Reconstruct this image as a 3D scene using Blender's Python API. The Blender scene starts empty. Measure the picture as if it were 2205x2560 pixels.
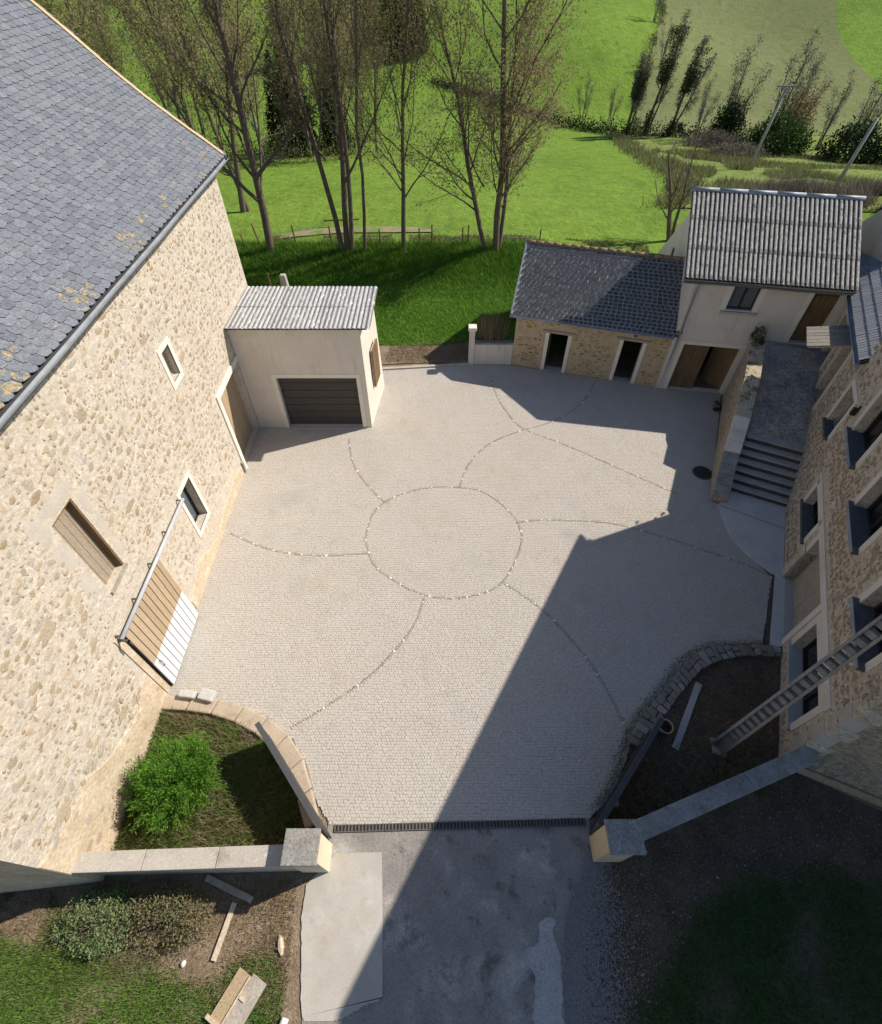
import bpy, math, random
import numpy as np
from mathutils import Vector, Matrix
R = math.radians
C = bpy.context.scene.collection
rng = np.random.default_rng(11)
random.seed(5)

# ------------------------------------------------------------------ camera, sky, sun, exposure
sc = bpy.context.scene
cd = bpy.data.cameras.new('camera'); cam = bpy.data.objects.new('camera', cd); C.objects.link(cam)
cd.sensor_fit = 'HORIZONTAL'; cd.sensor_width = 36.0; cd.lens = 36.0*1289/2205
cd.clip_start = 0.1; cd.clip_end = 3000
CAMH = 13.5; PITCH = R(49.5)
cam.location = (0, 0, CAMH); cam.rotation_euler = (R(90)-PITCH, 0, 0)
sc.camera = cam
SUN_EL, SUN_AZ = R(43), R(68.5)            # azimuth clockwise from +Y
sunv = Vector((math.sin(SUN_AZ)*math.cos(SUN_EL), math.cos(SUN_AZ)*math.cos(SUN_EL), math.sin(SUN_EL)))
w = bpy.data.worlds.new('World'); sc.world = w; w.use_nodes = True
nt = w.node_tree; sky = nt.nodes.new('ShaderNodeTexSky'); sky.sky_type = 'NISHITA'; sky.sun_disc = False
sky.sun_elevation = SUN_EL; sky.sun_rotation = SUN_AZ; sky.altitude = 200; sky.air_density = 1.0; sky.dust_density = 0.8
hs = nt.nodes.new('ShaderNodeHueSaturation'); hs.inputs['Saturation'].default_value = 1.12
nt.links.new(sky.outputs[0], hs.inputs['Color']); nt.links.new(hs.outputs[0], nt.nodes['Background'].inputs[0]); nt.nodes['Background'].inputs[1].default_value = 0.085
sl = bpy.data.lights.new('sun', 'SUN'); sl.energy = 4.5; sl.angle = R(0.5); sl.color = (1.0, 0.915, 0.79)
so = bpy.data.objects.new('sun', sl); C.objects.link(so); so.location = (60, 30, 80)
so.rotation_euler = sunv.to_track_quat('Z', 'Y').to_euler()
sc.view_settings.view_transform = 'Standard'; sc.view_settings.look = 'None'
sc.view_settings.gamma = 1.0; sc.view_settings.use_curve_mapping = False
sc.view_settings.exposure = 0.40

# ------------------------------------------------------------------ materials
def _nt(name):
    m = bpy.data.materials.new(name); m.use_nodes = True
    t = m.node_tree; b = t.nodes['Principled BSDF']
    return m, t, b
def ramp(t, fac, cols):
    r = t.nodes.new('ShaderNodeValToRGB'); e = r.color_ramp.elements
    n = len(cols)
    e[0].position = 0; e[0].color = (*cols[0], 1); e[1].position = 1; e[1].color = (*cols[-1], 1)
    for i in range(1, n-1):
        k = e.new(i/(n-1)); k.color = (*cols[i], 1)
    t.links.new(fac, r.inputs[0]); return r.outputs[0]
def noise(t, vec, scale, detail=5, rough=0.6):
    n = t.nodes.new('ShaderNodeTexNoise'); n.inputs['Scale'].default_value = scale
    n.inputs['Detail'].default_value = detail; n.inputs['Roughness'].default_value = rough
    t.links.new(vec, n.inputs['Vector']); return n.outputs['Fac']
def maprange(t, v, a, b, c=0.0, d=1.0):
    n = t.nodes.new('ShaderNodeMapRange'); n.inputs[1].default_value = a; n.inputs[2].default_value = b
    n.inputs[3].default_value = c; n.inputs[4].default_value = d
    t.links.new(v, n.inputs[0]); return n.outputs[0]
def mix(t, fac, a, b, mode='MIX'):
    n = t.nodes.new('ShaderNodeMix'); n.data_type = 'RGBA'; n.blend_type = mode
    for s, v in ((0, fac), (6, a), (7, b)):
        if isinstance(v, (int, float)): n.inputs[s].default_value = v
        elif isinstance(v, tuple): n.inputs[s].default_value = (*v, 1)
        else: t.links.new(v, n.inputs[s])
    return n.outputs[2]
def M(name, cols, scale=1.5, rnd=None, rcols=None, rmix=0.8, grain=40, gamt=0.25, bump=0.3, bscale=35, bdist=0.01, rough=0.9,
      blotch=None, spec=0.3, stretch=None, translucent=0, metallic=0, streak=None):
    """base: ramp over noise; rnd 'obj' / 'attr' picks a colour of rcols per piece; grain: fine value noise; blotch: (colour, scale, lo, hi)"""
    m, t, b = _nt(name); L = t.links
    g = t.nodes.new('ShaderNodeNewGeometry'); vec = g.outputs['Position']
    if stretch:
        mp = t.nodes.new('ShaderNodeMapping'); mp.inputs['Scale'].default_value = stretch
        L.new(vec, mp.inputs[0]); vec = mp.outputs[0]
    f = maprange(t, noise(t, vec, scale), 0.3, 0.7)
    col = ramp(t, f, cols) if len(cols) > 1 else None
    if col is None:
        c = t.nodes.new('ShaderNodeRGB'); c.outputs[0].default_value = (*cols[0], 1); col = c.outputs[0]
    if rnd:
        if rnd == 'obj':
            o = t.nodes.new('ShaderNodeObjectInfo'); v = o.outputs['Random']
        else:
            o = t.nodes.new('ShaderNodeAttribute'); o.attribute_name = 'rnd'; v = o.outputs['Fac']
        col = mix(t, rmix, col, ramp(t, v, rcols))
    if blotch:
        for (bc, bs, lo, hi) in blotch:
            bf = maprange(t, noise(t, vec, bs, 6, 0.7), lo, hi)
            col = mix(t, bf, col, bc)
    if streak:
        for (sv, sc2, lo, hi, scol) in streak:
            mp2 = t.nodes.new('ShaderNodeMapping'); mp2.inputs['Scale'].default_value = sv; mp2.inputs['Rotation'].default_value = (0, 0, R(sc2))
            L.new(g.outputs['Position'], mp2.inputs[0]); col = mix(t, maprange(t, noise(t, mp2.outputs[0], 1.0, 4, .6), lo, hi), col, scol)
    if gamt:
        gf = maprange(t, noise(t, vec, grain, 3, 0.7), 0.25, 0.75, 1-gamt, 1+gamt)
        cc = t.nodes.new('ShaderNodeCombineColor')
        for i in range(3): L.new(gf, cc.inputs[i])
        col = mix(t, 1.0, col, cc.outputs[0], 'MULTIPLY')
    L.new(col, b.inputs['Base Color'])
    b.inputs['Roughness'].default_value = rough; b.inputs['Specular IOR Level'].default_value = spec
    b.inputs['Metallic'].default_value = metallic
    if bump:
        bn = t.nodes.new('ShaderNodeBump'); bn.inputs['Strength'].default_value = bump; bn.inputs['Distance'].default_value = bdist
        L.new(noise(t, vec, bscale, 6, 0.65), bn.inputs['Height']); L.new(bn.outputs[0], b.inputs['Normal'])
    if translucent:
        tr = t.nodes.new('ShaderNodeBsdfTranslucent'); ms = t.nodes.new('ShaderNodeMixShader'); ms.inputs[0].default_value = translucent
        L.new(col, tr.inputs[0]); L.new(b.outputs[0], ms.inputs[1]); L.new(tr.outputs[0], ms.inputs[2])
        L.new(ms.outputs[0], t.nodes['Material Output'].inputs[0])
    return m
STONES = [(.30,.20,.11), (.36,.28,.18), (.24,.15,.075), (.40,.33,.25), (.33,.25,.15), (.30,.29,.28), (.27,.18,.10), (.42,.35,.26)]
STONES_B = [(.48,.395,.29), (.39,.31,.21), (.45,.395,.32), (.29,.215,.13), (.50,.42,.31), (.41,.385,.355), (.43,.34,.23), (.44,.41,.38), (.33,.25,.15), (.49,.405,.30), (.53,.455,.35)]
STONES_S = [(.36,.25,.13), (.22,.14,.07), (.40,.30,.18), (.30,.19,.09), (.42,.34,.23), (.14,.09,.05), (.38,.28,.16)]
SLATES = [(.135,.15,.18), (.175,.19,.22), (.10,.112,.14), (.21,.222,.25), (.15,.165,.195)]
SLATES_D = [(.055,.06,.072), (.085,.09,.105), (.04,.043,.05), (.12,.125,.135), (.065,.07,.08)]
mat = {}
mat['paver'] = M('paver_stone', [(.44,.403,.358), (.495,.46,.418)], 0.5, 'attr', [(.43,.393,.35), (.49,.455,.41), (.46,.425,.383), (.515,.48,.437)], 0.5, 70, .14, .25, 60, .004, blotch=[((.46,.375,.285), .42, .52, .85), ((.47,.45,.42), .8, .55, .85), ((.36,.325,.285), 1.5, .56, .8), ((.385,.37,.345), .3, .55, .7)])
mat['joint'] = M('sandy_joint', [(.33,.295,.255), (.39,.355,.312)], 2)
mat['sett_dark'] = M('dark_sett', [(.25,.22,.19), (.33,.30,.26)], 6, 'attr', [(.27,.24,.21), (.38,.34,.30), (.33,.30,.265), (.43,.385,.335)])
mat['sett_white'] = M('white_sett', [(.75,.72,.66), (.62,.58,.52)], 8, 'obj', [(.66,.64,.60), (.56,.53,.47), (.64,.58,.46)], .8)
mat['barn_mortar'] = M('barn_lime_mortar', [(.53,.468,.385), (.625,.56,.47)], 3.0, grain=14, gamt=.25, bump=1.0, bscale=11, bdist=.04, blotch=[((.54,.445,.33), .5, .5, .8), ((.52,.48,.44), 1.3, .56, .72), ((.42,.34,.24), 7.0, .56, .68), ((.67,.61,.53), 5.0, .54, .68)])
mat['barn_stone'] = M('barn_rubble_stone', [(.5,.42,.31), (.32,.26,.19)], 8, 'obj', STONES_B, .72, 40, .4, .8, 24, .02)
mat['barn_stone_s'] = M('barn_rubble_small', [(.5,.42,.31), (.32,.26,.19)], 8, 'attr', STONES_B, .72, 40, .4, .8, 24, .02)
mat['barn_base'] = M('barn_base_render', [(.50,.40,.28), (.61,.515,.39)], 2, grain=14, gamt=.25, bump=.8, bscale=14, bdist=.02, blotch=[((.46,.345,.22), 1.2, .55, .75), ((.70,.61,.48), 3, .55, .7)])
mat['house_mortar'] = M('house_lime_mortar', [(.50,.42,.32), (.62,.53,.42)], 4, grain=18, gamt=.3, bump=1.0, bscale=13, bdist=.035, blotch=[((.36,.27,.17), 7.5, .52, .62), ((.44,.40,.36), 1.6, .56, .72), ((.70,.62,.50), 5.0, .54, .66)])
mat['house_stone'] = M('house_rubble_stone', [(.2,.14,.08), (.46,.38,.28)], 9, 'obj', STONES, .65, 40, .45, .8, 24, .02)
mat['house_stone_s'] = M('house_rubble_small', [(.2,.14,.08), (.46,.38,.28)], 9, 'attr', STONES, .65, 40, .45, .8, 24, .02)
mat['shed_mortar'] = M('shed_earth_mortar', [(.42,.32,.20), (.55,.44,.30)], 4, grain=30, gamt=.3, bump=.7, bscale=18, bdist=.02)
mat['ochre_footing'] = M('ochre_footing', [(.36,.25,.14), (.46,.34,.21)], 2, grain=14, gamt=.3, bump=.7, bscale=12, bdist=.03)
mat['gable_rubble'] = M('gable_rubble_mortar', [(.36,.29,.205), (.47,.39,.29)], 4, grain=14, gamt=.35, bump=1.0, bscale=12, bdist=.035, blotch=[((.26,.19,.115), 5, .52, .66)])
mat['shed_stone'] = M('shed_rubble_stone', [(.36,.26,.14), (.3,.2,.1)], 9, 'obj', STONES_S, .85, 50, .35)
mat['shed_stone_s'] = M('shed_rubble_small', [(.36,.26,.14), (.3,.2,.1)], 9, 'attr', STONES_S, .85, 50, .35)
mat['render'] = M('cream_render', [(.65,.59,.51), (.72,.655,.575)], 1.0, grain=50, gamt=.10, bump=.3, bscale=45, bdist=.006, blotch=[((.54,.455,.36), .8, .55, .85)], streak=[((6,6,.45), 0, .54, .78, (.555,.49,.41)), ((1.2,1.2,3.), 0, .56, .8, (.70,.64,.56))])
mat['render_white'] = M('pale_lime_trim', [(.73,.68,.59), (.79,.74,.65)], 2, grain=60, gamt=.06, bump=.15, bscale=60, bdist=.004)
mat['slate'] = M('barn_slate', [(.11,.123,.15), (.185,.2,.23)], 6, 'obj', SLATES, .6, 22, .45, .8, 25, .015, .62, spec=.5)
mat['slate_s'] = M('barn_slate_small', [(.11,.123,.15), (.185,.2,.23)], 6, 'attr', SLATES, .6, 22, .45, .8, 25, .015, .62, spec=.5)
mat['slate_moss'] = M('lichen_slate', [(.11,.123,.15), (.185,.2,.23)], 6, grain=22, gamt=.45, bump=.8, bscale=25, rough=.7, blotch=[((.36,.27,.13), 6.5, .50, .58), ((.33,.31,.24), 11, .56, .64)])
mat['shed_slate'] = M('shed_slate', [(.05,.054,.064), (.085,.09,.10)], 5, 'attr', SLATES_D, .7, 40, .25, .3, 30, .006, .85, spec=.15)
mat['shed_joint'] = M('pale_slate_bedding', [(.56,.55,.52), (.44,.43,.41)], 3, gamt=.2)
mat['low_slate'] = M('blue_slate', [(.2,.21,.235), (.25,.26,.285)], 4, 'attr', [(.20,.21,.235), (.25,.26,.28), (.22,.232,.26), (.29,.298,.315)], .8, 30, .2, .4, 25, .008, .55, spec=.5)
mat['dark'] = M('dark_underlay', [(.03,.03,.032), (.05,.05,.05)], 5)
mat['ridge'] = M('mossy_ridge_tile', [(.34,.24,.13), (.18,.14,.1)], 5, gamt=.35, bump=.5)
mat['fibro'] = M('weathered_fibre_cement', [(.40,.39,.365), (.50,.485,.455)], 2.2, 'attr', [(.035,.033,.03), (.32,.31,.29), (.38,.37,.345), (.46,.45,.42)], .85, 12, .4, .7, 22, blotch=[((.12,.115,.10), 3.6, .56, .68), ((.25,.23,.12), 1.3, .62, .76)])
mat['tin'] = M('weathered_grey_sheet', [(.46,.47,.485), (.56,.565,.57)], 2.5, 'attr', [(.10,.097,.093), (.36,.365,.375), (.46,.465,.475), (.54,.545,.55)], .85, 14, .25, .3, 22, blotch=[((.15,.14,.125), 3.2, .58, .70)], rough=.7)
mat['zinc'] = M('zinc', [(.20,.225,.26), (.30,.325,.36)], 3, grain=20, gamt=.15, bump=.1, rough=.5, spec=.5)
mat['steel'] = M('galvanised_steel', [(.42,.45,.48), (.5,.53,.56)], 5, gamt=.1, bump=.05, rough=.4)
mat['wood_brown'] = M('old_brown_wood', [(.135,.082,.04), (.22,.145,.08)], 2, stretch=(8,8,1), grain=6, gamt=.3, bump=.4, bscale=10)
mat['wood_tan'] = M('tan_plank', [(.40,.295,.185), (.48,.365,.245)], 2, 'obj', [(.38,.28,.175), (.46,.35,.235), (.50,.40,.30)], .5, stretch=(6,6,1), grain=8, gamt=.15, bump=.3, bscale=10)
mat['paint_white'] = M('white_plank_paint', [(.62,.635,.66), (.69,.70,.72)], 3, 'obj', [(.60,.615,.64), (.70,.71,.73)], .5, stretch=(6,6,1), gamt=.06, bump=.15)
mat['wood_grey'] = M('silvered_wood', [(.30,.265,.22), (.42,.375,.315)], 2.5, stretch=(1,1,1), grain=18, gamt=.3, bump=.4, bscale=14)
mat['wood_hatch'] = M('weathered_hatch_board', [(.27,.215,.15), (.38,.315,.235)], 2, 'obj', [(.26,.205,.14), (.37,.31,.235)], .5, stretch=(8,8,1.2), grain=8, gamt=.35, bump=.4, bscale=10)
mat['wood_pale'] = M('pale_board', [(.50,.40,.285), (.60,.50,.37)], 2.5, grain=18, gamt=.25, bump=.3)
mat['wood_dark'] = M('dark_gate_board', [(.045,.046,.05), (.085,.085,.09)], 3, 'obj', [(.045,.046,.05), (.08,.08,.085), (.06,.06,.065)], .6, stretch=(3,3,1), grain=15, gamt=.3, bump=.4)
mat['door_panel'] = M('dark_garage_panel', [(.050,.046,.042), (.07,.064,.058)], 3, stretch=(1,1,10), grain=6, gamt=.15, bump=.15, rough=.6)
mat['ply'] = M('weathered_plywood', [(.34,.28,.225), (.42,.355,.29)], 1.6, grain=12, gamt=.2, bump=.2)
mat['concrete'] = M('light_concrete', [(.385,.355,.315), (.47,.44,.395)], 0.9, grain=35, gamt=.12, bump=.25, bscale=50, bdist=.004, blotch=[((.38,.33,.265), 1.0, .52, .75), ((.33,.31,.285), 2.6, .58, .72), ((.52,.50,.47), .7, .55, .7)])
mat['concrete_blue'] = M('smooth_grey_concrete', [(.36,.355,.345), (.45,.445,.435)], 1.2, grain=35, gamt=.12, bump=.2, bscale=50, bdist=.004)
mat['drive'] = M('old_stained_concrete', [(.20,.185,.17), (.31,.29,.265)], 1.1, grain=26, gamt=.3, bump=.5, bscale=26, bdist=.01, blotch=[((.40,.385,.36), 1.0, .54, .68), ((.13,.12,.108), 1.5, .54, .66), ((.35,.28,.20), .55, .56, .75), ((.11,.105,.10), 6, .64, .7)])
mat['step_stone'] = M('worn_step', [(.34,.335,.325), (.43,.425,.41)], 2, grain=25, gamt=.25, bump=.5, bscale=25, blotch=[((.2,.19,.17), 2.6, .58, .72)])
mat['riser_dark'] = M('dark_riser', [(.06,.055,.045), (.10,.09,.075)], 5, gamt=.4)  # dark grey-brown, on the riser faces only
mat['apron_concrete'] = M('pale_apron_concrete', [(.49,.485,.475), (.58,.575,.56)], 1.2, grain=35, gamt=.14, bump=.25, bscale=50, bdist=.004, blotch=[((.40,.39,.37), 1.6, .56, .75)])
mat['concrete_rough'] = M('rough_cement_patch', [(.33,.325,.315), (.44,.435,.42)], 2, grain=22, gamt=.3, bump=.7, bscale=22, bdist=.02, blotch=[((.22,.21,.195), 3.2, .56, .7)])
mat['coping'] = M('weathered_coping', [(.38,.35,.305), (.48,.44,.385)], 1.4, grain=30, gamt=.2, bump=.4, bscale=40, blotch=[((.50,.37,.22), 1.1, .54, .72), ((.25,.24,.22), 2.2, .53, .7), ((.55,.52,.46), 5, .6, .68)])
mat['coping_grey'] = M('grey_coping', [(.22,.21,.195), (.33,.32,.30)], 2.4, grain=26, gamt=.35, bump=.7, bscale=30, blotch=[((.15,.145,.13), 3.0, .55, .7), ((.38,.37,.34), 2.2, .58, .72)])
mat['cap'] = M('rough_slate_cap', [(.21,.20,.185), (.31,.30,.275)], 5, grain=18, gamt=.45, bump=.7, bscale=30)
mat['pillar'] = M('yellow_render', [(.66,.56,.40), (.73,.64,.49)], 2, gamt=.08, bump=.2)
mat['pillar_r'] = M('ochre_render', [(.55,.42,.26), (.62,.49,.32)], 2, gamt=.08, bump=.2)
mat['curb'] = M('sandy_curb', [(.40,.325,.24), (.48,.40,.31)], 2, grain=30, gamt=.2, bump=.5, blotch=[((.33,.27,.21), 3, .52, .75)])
mat['edge_stone'] = M('edging_stone', [(.30,.275,.24), (.24,.22,.2)], 6, 'obj', [(.16,.145,.12), (.25,.225,.19), (.19,.165,.13), (.36,.34,.31)], .8, 40, .3, .6, 30, .015)
mat['quoin'] = M('grey_quoin', [(.45,.41,.36), (.53,.485,.42)], 3, grain=25, gamt=.15, bump=.5, blotch=[((.55,.48,.37), 2, .5, .7)])
mat['pole'] = M('pole_concrete', [(.20,.19,.175), (.28,.27,.25)], 3, grain=20, gamt=.2, bump=.4, blotch=[((.34,.32,.27), 1.5, .6, .75)])
mat['rock'] = M('pale_loose_stone', [(.45,.43,.41), (.55,.53,.50)], 8, gamt=.2, bump=.4)
mat['slate_sill'] = M('slate_sill', [(.10,.098,.095), (.15,.147,.142)], 5, gamt=.2, bump=.3, rough=.85, spec=.1)
mat['glass'] = M('window_glass', [(.012,.014,.016), (.02,.022,.024)], 2, gamt=0, bump=0, rough=.08, spec=.6)
mat['curtain_glass'] = M('curtained_glass', [(.10,.12,.135), (.13,.15,.165)], 2, gamt=.1, bump=0, rough=.15, spec=.5)
mat['black'] = M('black_metal', [(.018,.018,.019), (.03,.03,.03)], 5, rough=.5, gamt=.1, bump=.1)
mat['iron'] = M('cast_iron', [(.085,.078,.07), (.14,.128,.11)], 8, gamt=.25, bump=.3, rough=.7)
mat['pebble'] = M('grey_pebble', [(.2,.19,.18), (.3,.285,.265)], 5, 'attr', [(.16,.15,.14), (.27,.255,.24), (.21,.195,.18), (.38,.36,.34)])
mat['verge_tan'] = M('tan_verge_mortar', [(.50,.36,.20), (.60,.45,.28)], 3, grain=20, gamt=.2)
mat['awning_board'] = M('awning_board', [(.19,.17,.145), (.27,.245,.21)], 2.5, 'obj', [(.18,.16,.14), (.28,.25,.215)], .5, grain=18, gamt=.3, bump=.4)  # darker than the other grey wood: eave shade put into the board colour
mat['soil'] = M('dry_brown_soil', [(.19,.138,.092), (.30,.225,.155)], 1.6, grain=22, gamt=.5, bump=1.0, bscale=26, bdist=.04, blotch=[((.33,.26,.18), .8, .55, .75), ((.10,.12,.045), .9, .6, .78)])
mat['soil_dark'] = M('dark_bed_soil', [(.08,.058,.042), (.15,.11,.08)], 1.6, grain=22, gamt=.6, bump=1.0, bscale=24, bdist=.04, blotch=[((.045,.06,.02), 1.1, .55, .75)])
mat['gravel'] = M('gravel_margin', [(.19,.18,.17), (.28,.265,.25)], 2.0, grain=30, gamt=.7, bump=1.0, bscale=30, bdist=.03)
mat['ramp'] = M('rough_ramp_paving', [(.26,.245,.225), (.48,.455,.415)], 2.2, grain=12, gamt=.5, bump=.9, bscale=14, bdist=.03)
mat['moss_wall'] = M('mossy_wall_top', [(.42,.35,.25), (.52,.46,.36)], 4, grain=20, gamt=.4, bump=.8, bscale=16, bdist=.03, blotch=[((.13,.10,.04), 3.0, .5, .62), ((.30,.22,.08), 2.0, .6, .7)])
mat['ramp_wall'] = M('ramp_wall_rubble', [(.34,.28,.21), (.46,.39,.30)], 5, grain=18, gamt=.35, bump=.9, bscale=14, bdist=.03)
mat['meadow'] = M('spring_meadow', [(.13,.215,.030), (.18,.285,.044)], 0.035, grain=.9, gamt=.22, bump=.9, bscale=2.2, bdist=.25, blotch=[((.105,.175,.03), .09, .52, .75), ((.20,.275,.07), .35, .56, .8), ((.10,.165,.025), 1.6, .58, .75)], spec=.05, streak=[((.06,.9,1), 12, .52, .75, (.165,.25,.05)), ((.9,.05,1), -8, .56, .78, (.10,.17,.028))])
mat['olive'] = M('olive_fallow', [(.145,.175,.068), (.18,.205,.085)], 0.06, grain=.9, gamt=.16, bump=.7, bscale=2, bdist=.15, spec=.05, blotch=[((.135,.17,.06), .12, .5, .8)], streak=[((.9,.04,1), -10, .5, .75, (.19,.19,.10)), ((.5,.03,1), -10, .56, .7, (.12,.14,.06))])
mat['rough'] = M('rough_pasture', [(.15,.21,.05), (.21,.255,.08)], 0.25, grain=1.2, gamt=.35, bump=.9, bscale=1.6, bdist=.3, spec=.05, blotch=[((.10,.13,.03), .5, .55, .7)])
mat['track'] = M('bare_earth_track', [(.24,.19,.12), (.29,.235,.155)], 1, gamt=.3, bump=.5, blotch=[((.125,.20,.035), 1.1, .46, .58)])
mat['verge_turf'] = M('verge_turf', [(.06,.13,.016), (.10,.19,.025)], .9, grain=6, gamt=.4, bump=.9, bscale=6, bdist=.08, spec=.05)
def leafmat(name, cols, tr=.25): return M(name, cols, 3, 'attr', cols, .85, 8, .25, 0, rough=.7, spec=.15, translucent=tr)
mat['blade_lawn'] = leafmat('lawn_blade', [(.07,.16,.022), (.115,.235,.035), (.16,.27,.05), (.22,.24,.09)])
mat['blade_shade'] = leafmat('shaded_lawn_blade', [(.035,.12,.02), (.06,.17,.028), (.09,.21,.04), (.12,.19,.06)])  # darker copy of the lawn blades, shade put into the greens
mat['blade_bank'] = leafmat('bank_blade', [(.06,.14,.016), (.12,.25,.028), (.17,.33,.042), (.22,.38,.06)])
mat['blade_dark'] = leafmat('shaded_blade', [(.02,.05,.012), (.035,.075,.018), (.05,.09,.02)])
mat['dry'] = leafmat('dry_stalk', [(.20,.145,.08), (.28,.215,.13), (.37,.30,.20), (.15,.11,.065)])
mat['fence_blade'] = leafmat('fence_line_grass', [(.10,.17,.03), (.20,.20,.08), (.28,.23,.13), (.12,.2,.04)])
mat['weed'] = leafmat('weed_leaf', [(.07,.13,.025), (.11,.18,.035), (.17,.145,.065), (.10,.15,.035)])
mat['fern'] = leafmat('feathery_green', [(.055,.14,.015), (.10,.23,.025), (.15,.31,.04), (.07,.17,.018)])
mat['shrub'] = leafmat('grey_green_leaf', [(.10,.17,.05), (.17,.25,.09), (.23,.29,.14), (.21,.16,.09)])
mat['shrub_brown'] = leafmat('half_dry_leaf', [(.13,.19,.07), (.20,.17,.09), (.27,.21,.13), (.16,.24,.09)])
mat['undergrowth'] = leafmat('undergrowth', [(.07,.09,.03), (.17,.14,.07), (.12,.17,.045), (.25,.20,.11)])
mat['bark'] = M('brown_bark', [(.11,.085,.06), (.18,.145,.11)], 4, stretch=(3,3,.7), grain=9, gamt=.35, bump=.8, bscale=10, bdist=.03)
mat['bark_pale'] = M('grey_bark', [(.17,.145,.115), (.23,.20,.16)], 4, stretch=(3,3,.7), grain=9, gamt=.3, bump=.6, bscale=10)
mat['bud'] = leafmat('brown_bud', [(.24,.18,.10), (.33,.25,.15), (.27,.25,.11), (.42,.34,.21)], .4)
mat['bud_green'] = leafmat('olive_bud', [(.22,.225,.075), (.29,.29,.10), (.33,.27,.15), (.25,.195,.11)], .4)
mat['evergreen'] = leafmat('dark_evergreen', [(.018,.034,.012), (.032,.058,.018), (.05,.082,.026)], .15)
mat['ivy'] = leafmat('ivy_leaf', [(.035,.055,.02), (.06,.085,.03), (.10,.115,.05)], .2)
mat['bush_green'] = leafmat('bush_leaf', [(.03,.06,.012), (.05,.10,.02), (.075,.13,.03)], .2)
mat['russet'] = leafmat('russet_twig', [(.22,.125,.055), (.16,.10,.05), (.12,.11,.045)], .3)
mat['twig'] = leafmat('grey_twig', [(.13,.11,.085), (.19,.165,.13), (.24,.21,.16)], .2)
mat['reed'] = leafmat('dry_reed', [(.18,.20,.075), (.25,.24,.11), (.13,.17,.05)], .3)

# ------------------------------------------------------------------ mesh helpers
ORG = {}
class Fr:
    """local frame: a along ux, b along uy, c up"""
    def __init__(s, o, ux=(1,0,0), uy=(0,1,0), uz=(0,0,1)):
        s.o = np.array(o, float); s.m = np.array([ux, uy, uz], float)
        s.m = s.m/np.linalg.norm(s.m, axis=1)[:, None]
    def __call__(s, a, b, c): return s.o + a*s.m[0] + b*s.m[1] + c*s.m[2]
WORLD = Fr((0,0,0))
class MB:
    def __init__(s): s.V = []; s.F = []; s.r = []
    def add(s, V, F, r=None):
        n = len(s.V); s.V.extend([tuple(v) for v in V])
        r = random.random() if r is None else r
        for f in F: s.F.append(tuple(i+n for i in f)); s.r.append(r)
        return s
    def box(s, fr, a0, a1, b0, b1, c0, c1, r=None):
        V = [fr(a, b, c) for c in (c0, c1) for b in (b0, b1) for a in (a0, a1)]
        return s.add(V, [(0,2,3,1), (4,5,7,6), (0,1,5,4), (2,6,7,3), (0,4,6,2), (1,3,7,5)], r)
    def quad(s, *p, r=None): return s.add(p, [tuple(range(len(p)))], r)
    def prism(s, pts, z0, z1, r=None):
        n = len(pts)
        z0 = [z0]*n if np.isscalar(z0) else z0; z1 = [z1]*n if np.isscalar(z1) else z1
        V = [(p[0], p[1], z) for p, z in zip(pts, z0)] + [(p[0], p[1], z) for p, z in zip(pts, z1)]
        F = [tuple(range(n-1, -1, -1)), tuple(range(n, 2*n))] + [(i, (i+1) % n, n+(i+1) % n, n+i) for i in range(n)]
        return s.add(V, F, r)
    def tube(s, pts, rad, n=8, r=None, cap=True):
        pts = np.array(pts, float); k = len(pts); rad = np.full(k, rad) if np.isscalar(rad) else np.array(rad)
        V, F = tube(pts, rad, n)
        F = [tuple(f) for f in F]
        if cap: F += [tuple(range(n-1, -1, -1)), tuple(range((k-1)*n, k*n))]
        return s.add(V, F, r)
def tube(pts, rad, n):
    k = len(pts); t = np.gradient(pts, axis=0); t /= np.linalg.norm(t, axis=1)[:, None]+1e-9
    ref = np.array([0.,0.,1.]) if abs(t[0][2]) < .9 else np.array([1.,0.,0.])
    u = np.cross(t, ref); u /= np.linalg.norm(u, axis=1)[:, None]+1e-9; v = np.cross(t, u)
    an = np.arange(n)*2*np.pi/n
    V = pts[:, None, :] + rad[:, None, None]*(np.cos(an)[None, :, None]*u[:, None, :] + np.sin(an)[None, :, None]*v[:, None, :])
    i = np.arange(k-1)[:, None]*n; j = np.arange(n)[None, :]; j2 = (j+1) % n
    F = np.stack([i+j, i+j2, i+n+j2, i+n+j], -1).reshape(-1, 4)
    return V.reshape(-1, 3), F
def np_mesh(name, V, F, rnd=None, smooth=False):
    """fast path, all faces with the same number of corners"""
    V = np.asarray(V, np.float32); F = np.asarray(F, np.int32); k = F.shape[1]
    me = bpy.data.meshes.new(name); me.vertices.add(len(V)); me.vertices.foreach_set('co', V.ravel())
    me.loops.add(F.size); me.loops.foreach_set('vertex_index', F.ravel())
    me.polygons.add(len(F)); me.polygons.foreach_set('loop_start', np.arange(0, F.size, k, dtype=np.int32))
    if smooth: me.polygons.foreach_set('use_smooth', np.ones(len(F), bool))
    me.update(calc_edges=True)
    if rnd is not None:
        a = me.attributes.new('rnd', 'FLOAT', 'FACE'); a.data.foreach_set('value', np.asarray(rnd, np.float32))
    return me
def tag(o, label=None, cat=None, group=None, kind=None):
    if label: o['label'] = label
    if cat: o['category'] = cat
    if group: o['group'] = group
    if kind: o['kind'] = kind
    return o
def link(name, me, parent=None):
    o = bpy.data.objects.new(name, me); C.objects.link(o)
    if parent is not None: o.parent = parent
    return o
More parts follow.
